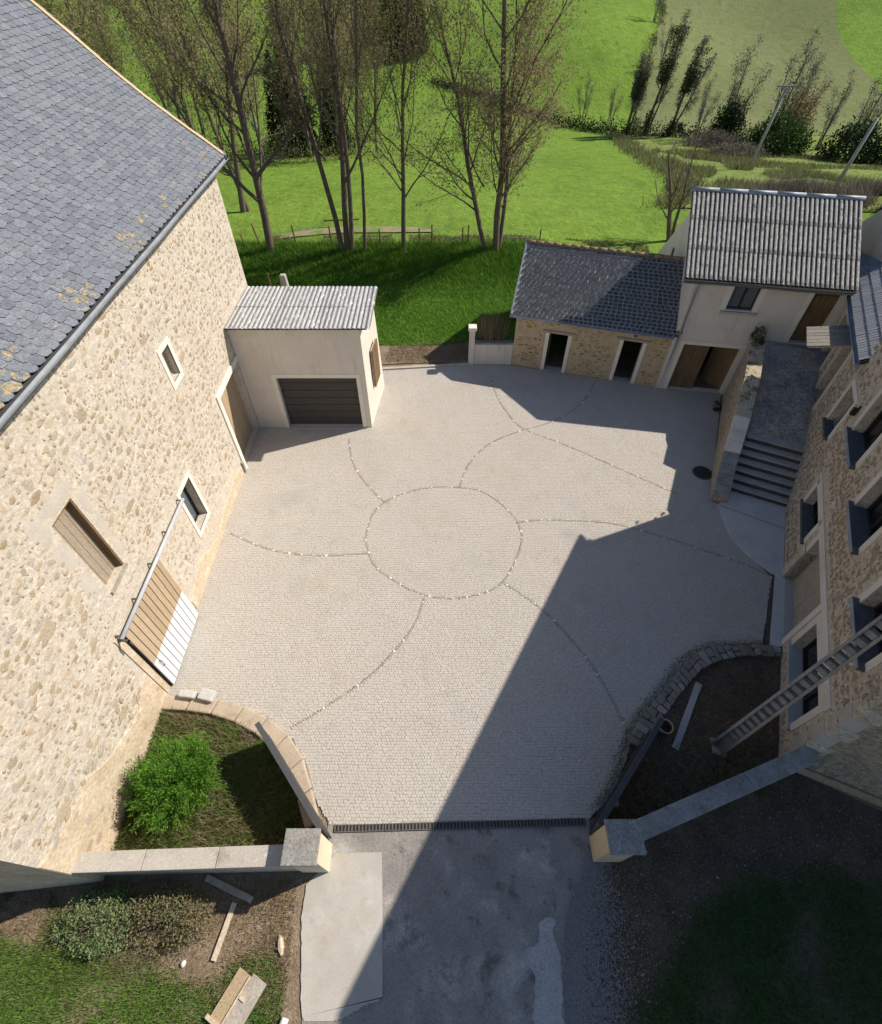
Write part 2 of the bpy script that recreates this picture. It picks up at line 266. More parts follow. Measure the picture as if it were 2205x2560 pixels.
def thing(name, label, cat, loc, group=None):
    o = bpy.data.objects.new(name, None); C.objects.link(o); o.location = loc; o.empty_display_size = .2
    ORG[o.name] = np.array(loc, float); return tag(o, label, cat, group)
def org(p):
    return ORG[p.name]
def obj(name, mb, m, parent=None, base=None, smooth=False, bevel=0, solid=0):
    """one mesh object from world-space geometry; base = origin of a top-level mesh"""
    b = org(parent) if parent is not None else np.array(base if base is not None else (0,0,0), float)
    if isinstance(mb, MB):
        V = np.array(mb.V, float) - b
        me = bpy.data.meshes.new(name); me.from_pydata(V.tolist(), [], mb.F); me.update()
        a = me.attributes.new('rnd', 'FLOAT', 'FACE'); a.data.foreach_set('value', np.array(mb.r, np.float32))
        if smooth: me.polygons.foreach_set('use_smooth', np.ones(len(me.polygons), bool))
    else:
        V, F, r = mb; me = np_mesh(name, np.asarray(V)-b, F, r, smooth)
    me.materials.append(mat[m]); o = link(name, me, parent)
    if parent is None: o.location = b
    ORG[o.name] = b
    if bevel:
        md = o.modifiers.new('bevel', 'BEVEL'); md.width = bevel; md.segments = 2; md.limit_method = 'ANGLE'
    if solid:
        md = o.modifiers.new('solid', 'SOLIDIFY'); md.thickness = solid; md.offset = -1
    return o
def piece(name, me, parent, mtx):
    """mtx: world 4x4 of a small piece that shares mesh data"""
    o = link(name, me, parent); b = org(parent)
    m = mtx.copy(); m.translation -= Vector(b); o.matrix_basis = m; return o
def mtx(p, x, y, z):
    m = Matrix.Identity(4)
    for i, c in enumerate((x, y, z)):
        for j in range(3): m[j][i] = c[j]
    m.translation = Vector(p); return m
def copy_tree(o, loc, rz=0, sc_=1.0, label=None):
    def rec(s, par):
        c = s.copy(); C.objects.link(c)
        if par is not None: c.parent = par
        for ch in list(s.children): rec(ch, c)
        return c
    c = rec(o, None); c.location = loc; c.rotation_euler = (0,0,rz)
    c.scale = (sc_,)*3 if np.isscalar(sc_) else sc_
    if label: c['label'] = label
    return c
def proj(p):
    d = np.asarray(p, float)-np.array([0,0,CAMH]); f = np.array([0, math.cos(PITCH), -math.sin(PITCH)]); dn = np.array([0, -math.sin(PITCH), -math.cos(PITCH)])
    z = d@f; return 1102.5+1289*d[..., 0]/np.maximum(z, .01), 1280+1289*(d@dn)/np.maximum(z, .01), z
def inpoly(x, y, poly):
    x = np.asarray(x); y = np.asarray(y); ins = np.zeros(x.shape, bool); n = len(poly)
    for i in range(n):
        x1, y1 = poly[i]; x2, y2 = poly[(i+1) % n]
        c = ((y1 > y) != (y2 > y)) & (x < (x2-x1)*(y-y1)/((y2-y1) or 1e-9)+x1); ins ^= c
    return ins
def smooth_path(pts, n):
    P = np.array(pts, float); d = np.r_[0, np.cumsum(np.linalg.norm(np.diff(P, axis=0), axis=1))]
    # Catmull-Rom through the points, resampled evenly
    out = []
    for i in range(len(P)-1):
        p0 = P[max(i-1, 0)]; p1 = P[i]; p2 = P[i+1]; p3 = P[min(i+2, len(P)-1)]
        for t in np.linspace(0, 1, 12, endpoint=False):
            out.append(.5*((2*p1)+(-p0+p2)*t+(2*p0-5*p1+4*p2-p3)*t*t+(-p0+3*p1-3*p2+p3)*t**3))
    out.append(P[-1]); Q = np.array(out); d = np.r_[0, np.cumsum(np.linalg.norm(np.diff(Q, axis=0), axis=1))]
    s = np.linspace(0, d[-1], n); return np.stack([np.interp(s, d, Q[:, k]) for k in range(P.shape[1])], 1)

# wall front with openings: quads between the openings + reveals of depth `dep` + back-side closed box sides
def wall_panel(mb, fr, a0, a1, c0, c1, ops=(), dep=.3, b=0.0, top=None):
    """front at local b, outward is -b.. reveals go to b+dep; top(a) gives a sloping head"""
    As = sorted({a0, a1, *[v for o in ops for v in o[:2]]}); Cs = sorted({c0, c1, *[v for o in ops for v in o[2:4]]})
    for i in range(len(As)-1):
        for j in range(len(Cs)-1):
            am = (As[i]+As[i+1])/2; cm = (Cs[j]+Cs[j+1])/2
            if any(o[0] < am < o[1] and o[2] < cm < o[3] for o in ops): continue
            hi = [Cs[j+1]]*2
            if top and Cs[j+1] == c1: hi = [top(As[i]), top(As[i+1])]
            mb.quad(fr(As[i], b, Cs[j]), fr(As[i+1], b, Cs[j]), fr(As[i+1], b, hi[1]), fr(As[i], b, hi[0]))
    for (x0, x1, z0, z1) in [o[:4] for o in ops]:
        for p, q in (((x0,z0),(x1,z0)), ((x1,z0),(x1,z1)), ((x1,z1),(x0,z1)), ((x0,z1),(x0,z0))):
            mb.quad(fr(p[0], b, p[1]), fr(q[0], b, q[1]), fr(q[0], b+dep, q[1]), fr(p[0], b+dep, p[1]))
def band(mb, fr, x0, x1, z0, z1, wd, proud=.02, dep=.01, sides='ltrb', wz=None):
    wz = wz or wd
    if 'l' in sides: mb.box(fr, x0-wd, x0, -proud, dep, z0, z1)
    if 'r' in sides: mb.box(fr, x1, x1+wd, -proud, dep, z0, z1)
    if 't' in sides: mb.box(fr, x0-wd, x1+wd, -proud, dep, z1, z1+wz)
    if 'b' in sides: mb.box(fr, x0-wd, x1+wd, -proud-.001, dep, z0-wz, z0)

# rubble stones
def stone_proto(k):
    r = np.random.default_rng(100+k); n = 9; an = np.sort(np.arange(n)*2*np.pi/n+r.uniform(-.22, .22, n)); rad = r.uniform(.68, 1.14, n)
    sq = 1/np.maximum(np.abs(np.cos(an)), np.abs(np.sin(an)))**.45
    x = np.cos(an)*rad*sq*.5*(1+.12*r.normal()); y = np.sin(an)*rad*sq*.5; x = x+y*r.uniform(-.3, .3)
    V = [(a, b, 0) for a, b in zip(x, y)]+[(a*.82, b*.82, .75+r.uniform(-.1, .1)) for a, b in zip(x, y)]+[(r.uniform(-.05, .05), r.uniform(-.05, .05), 1.0)]
    F = [(i, (i+1) % n, n+(i+1) % n, n+i) for i in range(n)]+[(n+i, n+(i+1) % n, 2*n) for i in range(n)]
    return np.array(V), F
SP = [stone_proto(k) for k in range(7)]
def stone_layout(a0, a1, c0, c1, rowh, wr, keep, ops, seed, margin=.05, top=None):
    r = np.random.default_rng(seed); out = []; c = c0
    while c < c1:
        h = rowh*r.uniform(.75, 1.3); a = a0+r.uniform(-.2, .1)
        while a < a1:
            wd = r.uniform(*wr)*r.choice([.6, 1, 1, 1.35])
            ca = a+wd/2; cc = c+h/2+r.uniform(-.25, .25)*h
            lim = (top(ca) if top else c1)-h*.45
            ok = a0+wd*.4 < ca < a1-wd*.4 and c0+h*.3 < cc < lim and r.random() < keep
            if ok:
                for o in ops:
                    if o[0]-wd*.42-margin < ca < o[1]+wd*.42+margin and o[2]-h*.42-margin < cc < o[3]+h*.42+margin: ok = False; break
            if ok: out.append((ca, cc, wd*r.uniform(.55, .92), h*r.uniform(.5, .9), r.uniform(-.3, .3)))
            a += wd
        c += h
    return out
def stones_on(fr, lay, parent, m_obj, m_stuff, proud=.02, nobj=300, out=-1, name='stone', sink=.004):
    """fr: a along wall, b into wall; nearest in-frame stones become objects, the rest one stuff mesh"""
    P = np.array([fr(a, 0, c) for a, c, *_ in lay]); X, Y, Z = proj(P)
    vis = (X > -15) & (X < 2220) & (Y > -15) & (Y < 2575) & (Z > 0)
    size = np.array([wd*h for _, _, wd, h, _ in lay])**.5/np.maximum(Z, .1)
    order = np.argsort(-np.where(vis, size, -1)); sel = set(int(i) for i in order[:min(nobj, int(vis.sum()))])
    meshes = []
    for V, F in SP:
        me = bpy.data.meshes.new(name); me.from_pydata(V.tolist(), [], F); me.polygons.foreach_set('use_smooth', np.ones(len(F), bool))
        me.materials.append(mat[m_obj]); me.update(); meshes.append(me)
    mb = MB(); n = -fr.m[1]
    for i, (a, c, wd, h, rot) in enumerate(lay):
        k = random.randrange(7); ca, sa = math.cos(rot), math.sin(rot)
        ux = (fr.m[0]*ca+fr.m[2]*sa)*wd; uy = (-fr.m[0]*sa+fr.m[2]*ca)*h; uz = n*proud*random.uniform(.6, 1.4)
        p = P[i]-n*sink
        if i in sel: piece(name, meshes[k], parent, mtx(p, ux, uy, uz))
        elif -400 < X[i] < 2600 and -300 < Y[i] < 3000:
            V, F = SP[k]; mb.add(p+V@np.array([ux, uy, uz]), F)
    if mb.F:
        o = obj('small_stones', mb, m_stuff, parent, smooth=True); tag(o, kind='stuff')
# slates
def slate_proto(k, wd, ln, th=.011, clip=.3, lf=.034):
    r = np.random.default_rng(50+k); c = clip*wd*r.uniform(.5, 1.1); c2 = clip*wd*r.uniform(.5, 1.1)
    x = wd/2
    out = [(-x, ln), (-x+r.uniform(-.01, .01), c*.8), (-x+c*.8, 0+r.uniform(0, .02)), (x-c2*.8, 0+r.uniform(0, .02)), (x+r.uniform(-.01, .01), c2*.8), (x, ln)]
    lift = lambda y: lf*(1-y/ln)
    V = [(a, b, lift(b)) for a, b in out]+[(a, b, lift(b)+th) for a, b in out]; n = 6
    F = [tuple(range(n, 2*n))]+[(i, (i+1) % n, n+(i+1) % n, n+i)[::-1] for i in range(n)]
    return np.array(V), [f if i else f[::-1] for i, f in enumerate(F)]
def slates(parent, rows, u, L, wd, ln, m_obj, m_stuff, nobj, seed, clip=.3, gap=.004, name='slate', moss=None, start=0., th=.011, jit=1.0, lf=.034, everywhere=False):
    """rows: list of (point at start of row, upslope unit vector)"""
    r = np.random.default_rng(seed); protos = [slate_proto(k, wd-gap, ln, th, clip, lf) for k in range(5)]
    items = []; u = np.array(u, float)
    for ri, (p, v) in enumerate(rows):
        n = np.cross(u, v); n = n if n[2] > 0 else -n
        a = start+(wd/2 if ri % 2 else 0)+r.uniform(-.04, .04)*jit
        while a < L:
            s = r.uniform(.85, 1.15) if jit else 1
            items.append((np.array(p)+u*(a+wd*s/2)+v*r.uniform(-.012, .012)*jit, v, n, s, ri, r.normal(0, .018)*jit)); a += wd*s
    P = np.array([i[0] for i in items]); X, Y, Z = proj(P)
    vis = (X > -10) & (X < 2215) & (Y > -10) & (Y < 2570) & (Z > 0)
    order = np.argsort(np.where(vis, Z, 1e9)); sel = set(int(i) for i in order[:min(nobj, int(vis.sum()))]) if nobj else set()
    meshes = []
    if nobj:
        for V, F in protos:
            me = bpy.data.meshes.new(name); me.from_pydata(V.tolist(), [], F); me.materials.append(mat[m_obj]); me.update(); meshes.append(me)
    mossm = meshes[0].copy() if nobj else None
    if nobj: mossm.materials.clear(); mossm.materials.append(mat['slate_moss'])
    mb = MB(); mm = MB()
    for i, (p, v, n, s, ri, rot) in enumerate(items):
        k = random.randrange(5); ca, sa = math.cos(rot), math.sin(rot)
        ux = (u*ca+v*sa); uy = (-u*sa+v*ca); lift = random.uniform(0, .006)
        if i in sel: piece(name, mossm if moss and moss(p) else meshes[k], parent, mtx(p+n*lift, ux*s, uy, n))
        elif everywhere or -500 < X[i] < 2700 and -500 < Y[i] < 3000:
            V, F = protos[k]; tgt = mm if (moss and moss(p)) else mb
            tgt.add(p+n*lift+(V*[s, 1, 1])@np.array([ux, uy, n]), F)
    if mb.F: tag(obj('small_slates', mb, m_stuff, parent), kind='stuff')
    if mm.F: tag(obj('lichen_slates', mm, 'slate_moss', parent), kind='stuff')
def rows_of(profile, exposure):
    """profile: 3D polyline from eave to ridge -> rows"""
    P = np.array(profile, float); d = np.r_[0, np.cumsum(np.linalg.norm(np.diff(P, axis=0), axis=1))]
    out = []
    for s in np.arange(0, d[-1]-exposure*.5, exposure):
        p = np.array([np.interp(s, d, P[:, k]) for k in range(3)]); q = np.array([np.interp(min(s+.25, d[-1]), d, P[:, k]) for k in range(3)])
        v = (q-p)/np.linalg.norm(q-p); out.append((p, v))
    return out
def corrugated(fr, a0, a1, b0, z0, b1, z1, pitch, amp, parent, m, ncol, nrow, name='roofing_sheet', barrel=True, vt=.6):
    """sheets laid between (b0,z0) at the eave and (b1,z1) at the top"""
    waves = round((a1-a0)/pitch); per = waves/ncol
    for c in range(ncol):
        for q in range(nrow):
            s0 = a0+(a1-a0)*c/ncol; s1 = a0+(a1-a0)*(c+1)/ncol; nn = int(per*8)
            t0 = q/nrow-(.012 if q else 0); t1 = (q+1)/nrow
            A = np.linspace(s0, s1, nn+1); ph = (A-a0)/(a1-a0)*waves*np.pi
            h = np.abs(np.sin(ph))**.55 if barrel else .5-.5*np.cos(2*ph)
            mb = MB(); V = []
            jit = random.uniform(-.004, .004)
            nt_ = 9
            for i, t in enumerate(np.linspace(t0, t1, nt_)):
                for a, hh in zip(A, h):
                    V.append(fr(a, b0+(b1-b0)*t, z0+(z1-z0)*t+amp*hh+jit+.014*(1-(t-t0)/(t1-t0))+random.uniform(-.002, .002)))
            k = len(A); F = [(j*k+i, j*k+i+1, (j+1)*k+i+1, (j+1)*k+i) for j in range(nt_-1) for i in range(k-1)]
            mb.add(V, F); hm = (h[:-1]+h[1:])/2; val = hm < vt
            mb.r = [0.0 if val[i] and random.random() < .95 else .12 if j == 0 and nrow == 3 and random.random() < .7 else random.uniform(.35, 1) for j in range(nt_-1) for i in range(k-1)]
            obj(name, mb, m, parent, solid=.006)

# ------------------------------------------------------------------ terrain heights
TX = [-1e3, 21.5, 24, 27.5, 30.3, 33, 60, 90, 100, 145, 260, 420]; TZ = [-.03, -.03, .12, .35, 1.3, 1.1, -3.3, -8, -8, 2, 30, 70]
def tz(x, y):
    x = np.asarray(x, float); y = np.asarray(y, float)
    z = (np.interp(y-.8, TX, TZ)+np.interp(y, TX, TZ)+np.interp(y+.8, TX, TZ))/3
    # hump of the bank fades out towards the right; gentle roll of the fields
    z = z - np.clip((x-4)/14, 0, 1)*np.exp(-((y-30)/4)**2)*1.0
    return z + np.clip((y-34)/30, 0, 1)*(.8*np.sin(x*.045+1)+.5*np.sin(y*.06+x*.03)) + np.clip((y-96)/30, 0, 1)*(1.3*np.sin(x*.075+y*.05)+.7*np.sin(x*.13-y*.07)) - np.clip((y-40)/60, 0, 1)*np.clip((x+10)/60, -1, 1)*.0
def ground_sheet(name, m, X, Y, zoff=0, poly=None, kind='structure'):
    gx, gy = np.meshgrid(X, Y); z = tz(gx, gy)+zoff; V = np.stack([gx, gy, z], -1).reshape(-1, 3)
    nx, ny = len(X), len(Y); i = (np.arange(ny-1)[:, None]*nx+np.arange(nx-1)[None, :]).ravel()
    F = np.stack([i, i+1, i+nx+1, i+nx], -1)
    if poly is not None:
        c = V[F].mean(1); F = F[inpoly(c[:, 0], c[:, 1], poly)]
    return tag(obj(name, (V, F, np.zeros(len(F))), m, smooth=True), kind=kind)

# ================================================================== SETTING
ys = np.r_[np.arange(21.3, 36, .4), np.arange(36, 150, 1.0), np.arange(150, 421, 10)]
xs = np.r_[np.arange(-300, -60, 15), np.arange(-60, 100, 1.5), np.arange(100, 401, 15)]
ground_sheet('meadow', 'meadow', xs, ys)
mb = MB(); mb.quad((-60,-40,-.03), (60,-40,-.03), (60,21.4,-.03), (-60,21.4,-.03)); tag(obj('ground', mb, 'soil'), kind='structure')
def strip(name, m, left, right, n, k, zoff):
    Lp = smooth_path(left, n); Rp = smooth_path(right, n); t = np.linspace(0, 1, k)[None, :, None]
    G = Lp[:, None, :]*(1-t)+Rp[:, None, :]*t; z = tz(G[..., 0], G[..., 1])+zoff
    V = np.concatenate([G, z[..., None]], -1).reshape(-1, 3); i = (np.arange(n-1)[:, None]*k+np.arange(k-1)[None, :]).ravel()
    F = np.stack([i, i+1, i+k+1, i+k], -1)
    return tag(obj(name, (V, F, np.zeros(len(F))), m, smooth=True), kind='structure')
strip('fallow_field', 'olive', [(46,175), (43.6,142), (37.8,123), (31.5,103), (26,84)], [(92,175), (78.5,143), (74.5,127), (74,112), (70,92)], 90, 50, .12)
strip('rough_pasture', 'rough', [(15,38), (19.5,46), (21,60), (22.5,74), (23.5,86)], [(75,34), (75,46), (75,60), (75,74), (72,91)], 80, 60, .08)
strip('bare_path', 'track', [(-9.2,30.9), (-6,31.8), (-3.5,31.9), (-.5,32.0)], [(-9.2,31.7), (-6,33.0), (-3.5,33.1), (-.4,32.8)], 20, 6, .06)
strip('verge_bank', 'verge_turf', [(-14,21.6), (-6,21.6), (-2,21.7), (3,22.0), (9,24)], [(-14,30.2), (-6,30.3), (-2,30.4), (3,30.4), (9,30.6)], 70, 40, .03)
strip('earth_margin', 'soil', [(-3.2,20.3), (-1,20.5), (1.2,20.5), (3.2,20.6)], [(-3.2,21.9), (-1,21.8), (1.0,22.1), (3.2,22.6)], 14, 6, .045)

COURT = [(-7.3,5.1), (-6.83,5.09), (-5.97,5.06), (-5.19,4.88), (-4.44,4.57), (-3.72,4.07), (-3.27,3.46), (-2.96,2.76), (-2.5,2.2), (3.35,2.3), (3.76,2.6),
         (4.27,3.17), (4.64,3.83), (4.98,4.39), (5.42,4.86), (6.01,5.39), (6.77,6.09), (7.44,6.45), (8.2,6.52), (9.0,6.57), (9.08,6.62), (10.28,8.89), (9.9,9.6), (9.61,10.34),
         (9.57,11.2), (9.69,11.9), (9.45,12.1), (12,18.2), (9.4,18.6), (3.2,20.3), (1.3,20.35), (-2.6,20.0), (-2.76,16), (-7.3,16)]
mb = MB(); mb.add([(x, y, 0.0) for x, y in COURT], [tuple(range(len(COURT)))])
court = tag(obj('courtyard', mb, 'joint'), kind='structure'); ORG[court.name] = np.zeros(3)
ARCS = dict(c=[(-2.5,10.38), (-2.33,11.45), (-1.78,12.13), (-.75,12.6), (.31,12.7), (1.45,12.48), (2.34,11.56), (2.67,10.58), (2.41,9.58), (1.86,8.65), (1.16,8.25), (.19,8.1), (-.71,8.3), (-1.57,8.83), (-2.16,9.39), (-2.5,10.38)],
 a1=[(-6.97,10.58), (-5.83,10.03), (-4.65,9.74), (-3.37,9.7), (-2.4,9.78)],
 a2=[(-3.6,15.25), (-3.36,14.13), (-2.94,13.22), (-2.32,12.36), (-1.94,11.94)],
 a3=[(.67,12.73), (.97,13.73), (1.57,14.68), (2.28,15.3), (3.3,15.83), (4.34,16.26), (5.48,17.08), (6.27,18.08), (6.8,19.15)],
 a4=[(2.63,11.07), (3.31,11.16), (4.48,11.14), (5.8,11.01), (7.02,10.58), (8.17,10.07), (9.53,9.39), (10.2,8.95)],
 a5=[(1.86,8.69), (2.57,8.13), (3.22,7.46), (3.74,6.68), (4.16,5.94), (4.5,5.0), (4.71,4.25)],
 a6=[(-.51,8.1), (-.75,7.3), (-1.22,6.53), (-1.97,5.66), (-2.99,4.87), (-3.79,4.34)],
 a7=[(2.21,19.51), (2.37,18.08), (2.79,16.76), (3.3,15.89), (4.57,15.1), (5.76,14.27), (7.18,13.22), (8.37,12.36)])
pav = .068
gx = np.arange(-7.4, 12.2, pav); gy = np.arange(2.1, 20.6, pav*1.02)
PX, PY = np.meshgrid(gx, gy); PX = PX+((np.arange(len(gy)) % 2)*pav*.5)[:, None]
PX = PX+rng.normal(0, .006, PX.shape)+.02*np.sin(PY*2.1); PY = PY+rng.normal(0, .006, PY.shape)+.012*np.sin(PX*1.7)
ok = inpoly(PX, PY, COURT); PX = PX[ok]; PY = PY[ok]
arcpts = np.concatenate([smooth_path(v, 260) for v in ARCS.values()])
keep = np.ones(len(PX), bool)
for i in range(0, len(PX), 4000):
    d2 = (PX[i:i+4000, None]-arcpts[None, :, 0])**2+(PY[i:i+4000, None]-arcpts[None, :, 1])**2; keep[i:i+4000] = d2.min(1) > .042**2
PX = PX[keep]; PY = PY[keep]; n = len(PX)
sx = rng.uniform(.0302, .0328, n); sy = rng.uniform(.0302, .0328, n); hz = rng.uniform(.004, .007, n); tx = rng.normal(0, .03, n); ty = rng.normal(0, .03, n); an = rng.normal(0, .08, n)
cx = np.array([-1, 1, 1, -1]); cy = np.array([-1, -1, 1, 1])
def ring(f, zb):
    lx = cx[None]*sx[:, None]*f; ly = cy[None]*sy[:, None]*f
    X = PX[:, None]+lx*np.cos(an)[:, None]-ly*np.sin(an)[:, None]; Y = PY[:, None]+lx*np.sin(an)[:, None]+ly*np.cos(an)[:, None]
    return np.stack([X, Y, zb[:, None]+lx*tx[:, None]+ly*ty[:, None]], -1)
V = np.concatenate([ring(1.0, np.full(n, .001)), ring(.97, hz*.75), ring(.82, hz)], 1).reshape(-1, 3)
b0 = np.arange(n)[:, None]*12
Fq = [b0+np.array([[8,9,10,11]])]+[b0+np.array([[o+i, o+(i+1) % 4, o+4+(i+1) % 4, o+4+i]]) for o in (0, 4) for i in range(4)]
F = np.stack(Fq, 1).reshape(-1, 4)
tag(obj('pavers', (V, F, np.repeat(rng.random(n), 9)), 'paver', court), kind='stuff')
# lines of setts: dark ones joined, pale ones single
Vp, Fp = SP[0]; wm = []
for V0, F0 in SP[:4]:
    me = bpy.data.meshes.new('white_sett'); me.from_pydata(V0.tolist(), [], F0); me.polygons.foreach_set('use_smooth', np.ones(len(F0), bool)); me.materials.append(mat['sett_white']); wm.append(me)
mb = MB(); cnt = 0
for key, pts in ARCS.items():
    L = np.linalg.norm(np.diff(smooth_path(pts, 200), axis=0), axis=1).sum(); k = int(L/.066); Q = smooth_path(pts, k)
    nxt = random.randint(2, 6)
    for i, q in enumerate(Q):
        s = random.uniform(.042, .066)
        if i == nxt:
            nxt = i+random.choice([4, 6, 8, 11, 15, 20]); a = random.uniform(0, 3); s *= 1.5; sh = random.uniform(.8, 1.5)
            if cnt < 290:
                piece('white_sett', random.choice(wm), court, mtx((q[0], q[1], .001), (s*sh*math.cos(a), s*sh*math.sin(a), 0), (-s*math.sin(a), s*math.cos(a), 0), (0,0,.026))); cnt += 1
        elif random.random() < .93:
            V0, F0 = random.choice(SP); a = random.uniform(0, 3); c_, s_ = math.cos(a)*s, math.sin(a)*s
            mb.add(np.array([q[0]+random.uniform(-.012, .012), q[1]+random.uniform(-.012, .012), .001])+V0@np.array([[c_, s_, 0], [-s_, c_, 0], [0, 0, .017]]), F0)
tag(obj('dark_setts', mb, 'sett_dark', court, smooth=True), kind='stuff')

# concrete in front of the gate
def flat(name, m, pts, z, parent=None, th=None):
    mb = MB()
    if th: mb.prism(pts, z-th, z)
    else: mb.add([(x, y, z) for x, y in pts], [tuple(range(len(pts)))])
    o = obj(name, mb, m, parent)
    return o if parent is not None else tag(o, kind='structure')
def wobble(pts, n, amp, seed):
    r = np.random.default_rng(seed); Q = smooth_path(pts, n); return [(x+r.normal(0, amp), y+r.normal(0, amp)) for x, y in Q]
flat('driveway', 'drive', [(-2.55,2.28)]+[(3.4,2.4)]+wobble([(3.3,1.7), (3.05,1.3), (2.65,.7), (2.45,0), (2.3,-1), (2.2,-3), (2.2,-8)], 40, .02, 1)+[(-2.0,-8), (-2.4,-3), (-2.6,-1), (-2.6,1.9)], -.008)
flat('concrete_slab', 'concrete', [(-2.3,1.66), (-1.3,1.68), (-1.19,.4)]+wobble([(-1.12,-.62), (-1.2,-.7), (-1.45,-.76), (-1.6,-.85), (-2.0,-.98)], 40, .010, 2)+[(-2.55,-.98)]+wobble([(-2.62,-.9), (-2.75,-.2), (-2.86,.5), (-2.87,1.1)], 26, .008, 3), .002)
flat('cement_patch', 'concrete_rough', wobble([(2.02,.47), (2.2,.55), (2.36,.50), (2.3,.3), (2.36,-.2), (2.28,-1), (2.2,-2.5)], 44, .018, 4)+wobble([(1.75,-2.5), (1.74,-1), (1.8,-.4), (1.7,.03), (1.95,.15), (2.02,.47)], 44, .016, 5), -.002)
flat('planting_bed', 'soil_dark', [(2.6,-9), (2.6,-1), (3.2,1.4), (4.0,1.7), (4.0,2.0), (3.4,2.4), (4.7,4.3), (6.4,5.6), (7.4,6.2), (9.5,6.35), (8.2,3.5), (12,1.5), (20,-9)], -.024)
flat('border_bed', 'soil_dark', [(-7.3,4.9), (-5.2,4.6), (-3.3,3.2), (-2.7,2.1), (-3,1.7), (-7.3,1.6)], -.02)
flat('apron', 'apron_concrete', wobble([(9.69,11.9), (9.57,11.2), (9.61,10.34), (9.9,9.6), (10.3,9.0)], 20, .004, 7)+[(10.62,8.86), (11.95,11.75), (10.35,12.5)], .03, th=.04)
flat('door_slab', 'apron_concrete', [(9.22,6.50), (9.62,6.55), (10.66,8.84), (10.40,8.95)], .04, th=.05)
mb = MB(); lf = Fr((9.66,11.80,0), (1.76,-1.03,0), (1.03,1.76,0)); mb.box(lf, .02, 2.1, 0, .05, .0, .035); obj('apron_joint', mb, 'joint'); tag(bpy.data.objects['apron_joint'], kind='structure')
mb = MB(); mb.prism([(-2.7,19.9), (1.25,20.28), (1.25,20.42), (-2.7,20.05)], -.02, .07); tag(obj('kerb', mb, 'concrete'), kind='structure')

# ================================================================== BARN (left)
BX = -7.25
barn = thing('stone_barn', 'long rubble stone barn with a slate roof along the left side of the courtyard', 'barn', (BX, 10.4, 0))
bf = Fr((BX, 0, 0), (0,1,0), (-1,0,0))       # a = y, b into the wall
B_OPS = [(6.03,6.76,3.76,6.02), (11.76,12.24,5.12,6.02), (9.62,10.36,1.32,2.92), (5.42,7.5,0,2.78), (13.75,15.85,0,3.1)]
mb = MB(); wall_panel(mb, bf, 1.15, 19.0, -.05, 8.2, B_OPS, .38)
mb.quad((BX,19,-.05), (BX,19,8.2), (-12.5,19,12.8), (-17,19,9), (-17,19,-.05))
bwall = obj('wall', mb, 'barn_mortar', barn)
obj('gable_wall', MB().quad((BX,1.15,-.05), (-17,.2,-.05), (-17,.2,9.5), (BX,1.15,8.2)), 'barn_base', barn)
BS_OPS = [(5.85,6.95,3.5,6.35), (11.6,12.4,4.95,6.3), (9.46,10.5,1.15,3.12), (5.15,9.5,2.75,3.15), (5.15,7.7,0,2.9), (13.5,19.3,0,3.35), (16,19.3,0,4.6)]
bf2 = Fr((BX+.019, 0, 0), (0,1,0), (-1,0,0))
lay = stone_layout(1.3, 5.1, .35, 2.3, .24, (.18, .42), .30, BS_OPS, 17); stones_on(bf2, lay, bwall, 'barn_stone', 'barn_stone_s', .010, 40)
lay = stone_layout(1.3, 18.9, 1.0, 8.0, .215, (.17, .40), .74, BS_OPS, 3)+stone_layout(1.3, 18.9, 1.0, 8.0, .11, (.07, .15), .26, BS_OPS, 8)+stone_layout(1.3, 13, 1.0, 7.8, .36, (.3, .55), .07, BS_OPS, 6)
stones_on(bf, lay, bwall, 'barn_stone', 'barn_stone_s', .014, 256)
mb = MB(); rr_ = np.random.default_rng(12)
for (a0, a1, zb, am) in ((1.16, 5.2, 1.15, .22), (7.75, 13.4, .42, .16)):
    mb = MB()
    A = np.linspace(a0, a1, 40); Zt = zb+(1.0*np.clip((4.2-A)/2.6, 0, 1) if a0 < 2 else 0)+am*np.convolve(rr_.normal(0, 1, 46), np.ones(7)/7*1.6, 'valid')[:40]
    for i in range(39):
        mb.add([bf(A[i],-.022,-.05), bf(A[i+1],-.022,-.05), bf(A[i+1],-.018,Zt[i+1]), bf(A[i],-.018,Zt[i]), bf(A[i+1],.0,Zt[i+1]+.06), bf(A[i],.0,Zt[i]+.06)], [(0,1,2,3), (3,2,4,5)])
    obj('plinth', mb, 'barn_base', barn)

# big hatch with its stone surround
h = obj('hatch', MB().box(bf, 6.03, 6.76, .20, .25, 3.76, 6.02), 'dark', barn)
obj('hatch_frame', MB().box(bf, 6.715, 6.757, .01, .17, 3.765, 6.015), 'wood_brown', h); obj('hatch_head', MB().box(bf, 6.035, 6.714, .01, .17, 5.98, 6.016), 'wood_brown', h)
for k in range(4): obj('hatch_board', MB().box(bf, 6.035+k*.183, 6.035+k*.183+.172, .17, .2, 3.765, 5.98), 'wood_hatch', h)
obj('hatch_sill', MB().box(bf, 6.0, 6.8, -.05, .2, 3.68, 3.758), 'wood_grey', barn)
qm = 'rock'
for (a0, a1, c0, c1) in [(5.55,6.0,5.75,6.55), (5.98,6.95,6.05,6.5), (6.78,7.15,5.3,6.0), (6.78,7.25,4.6,5.3), (5.6,6.01,4.9,5.7), (5.5,6.01,4.05,4.85), (6.79,7.08,3.9,4.55)]:
    mbq = MB(); k = random.randrange(7); V, F = SP[k]
    p = bf((a0+a1)/2, 0, (c0+c1)/2); mbq.add(p+V@np.array([bf.m[0]*(a1-a0), bf.m[2]*(c1-c0), -bf.m[1]*.006]), F); obj('quoin', mbq, 'quoin', barn, smooth=True)
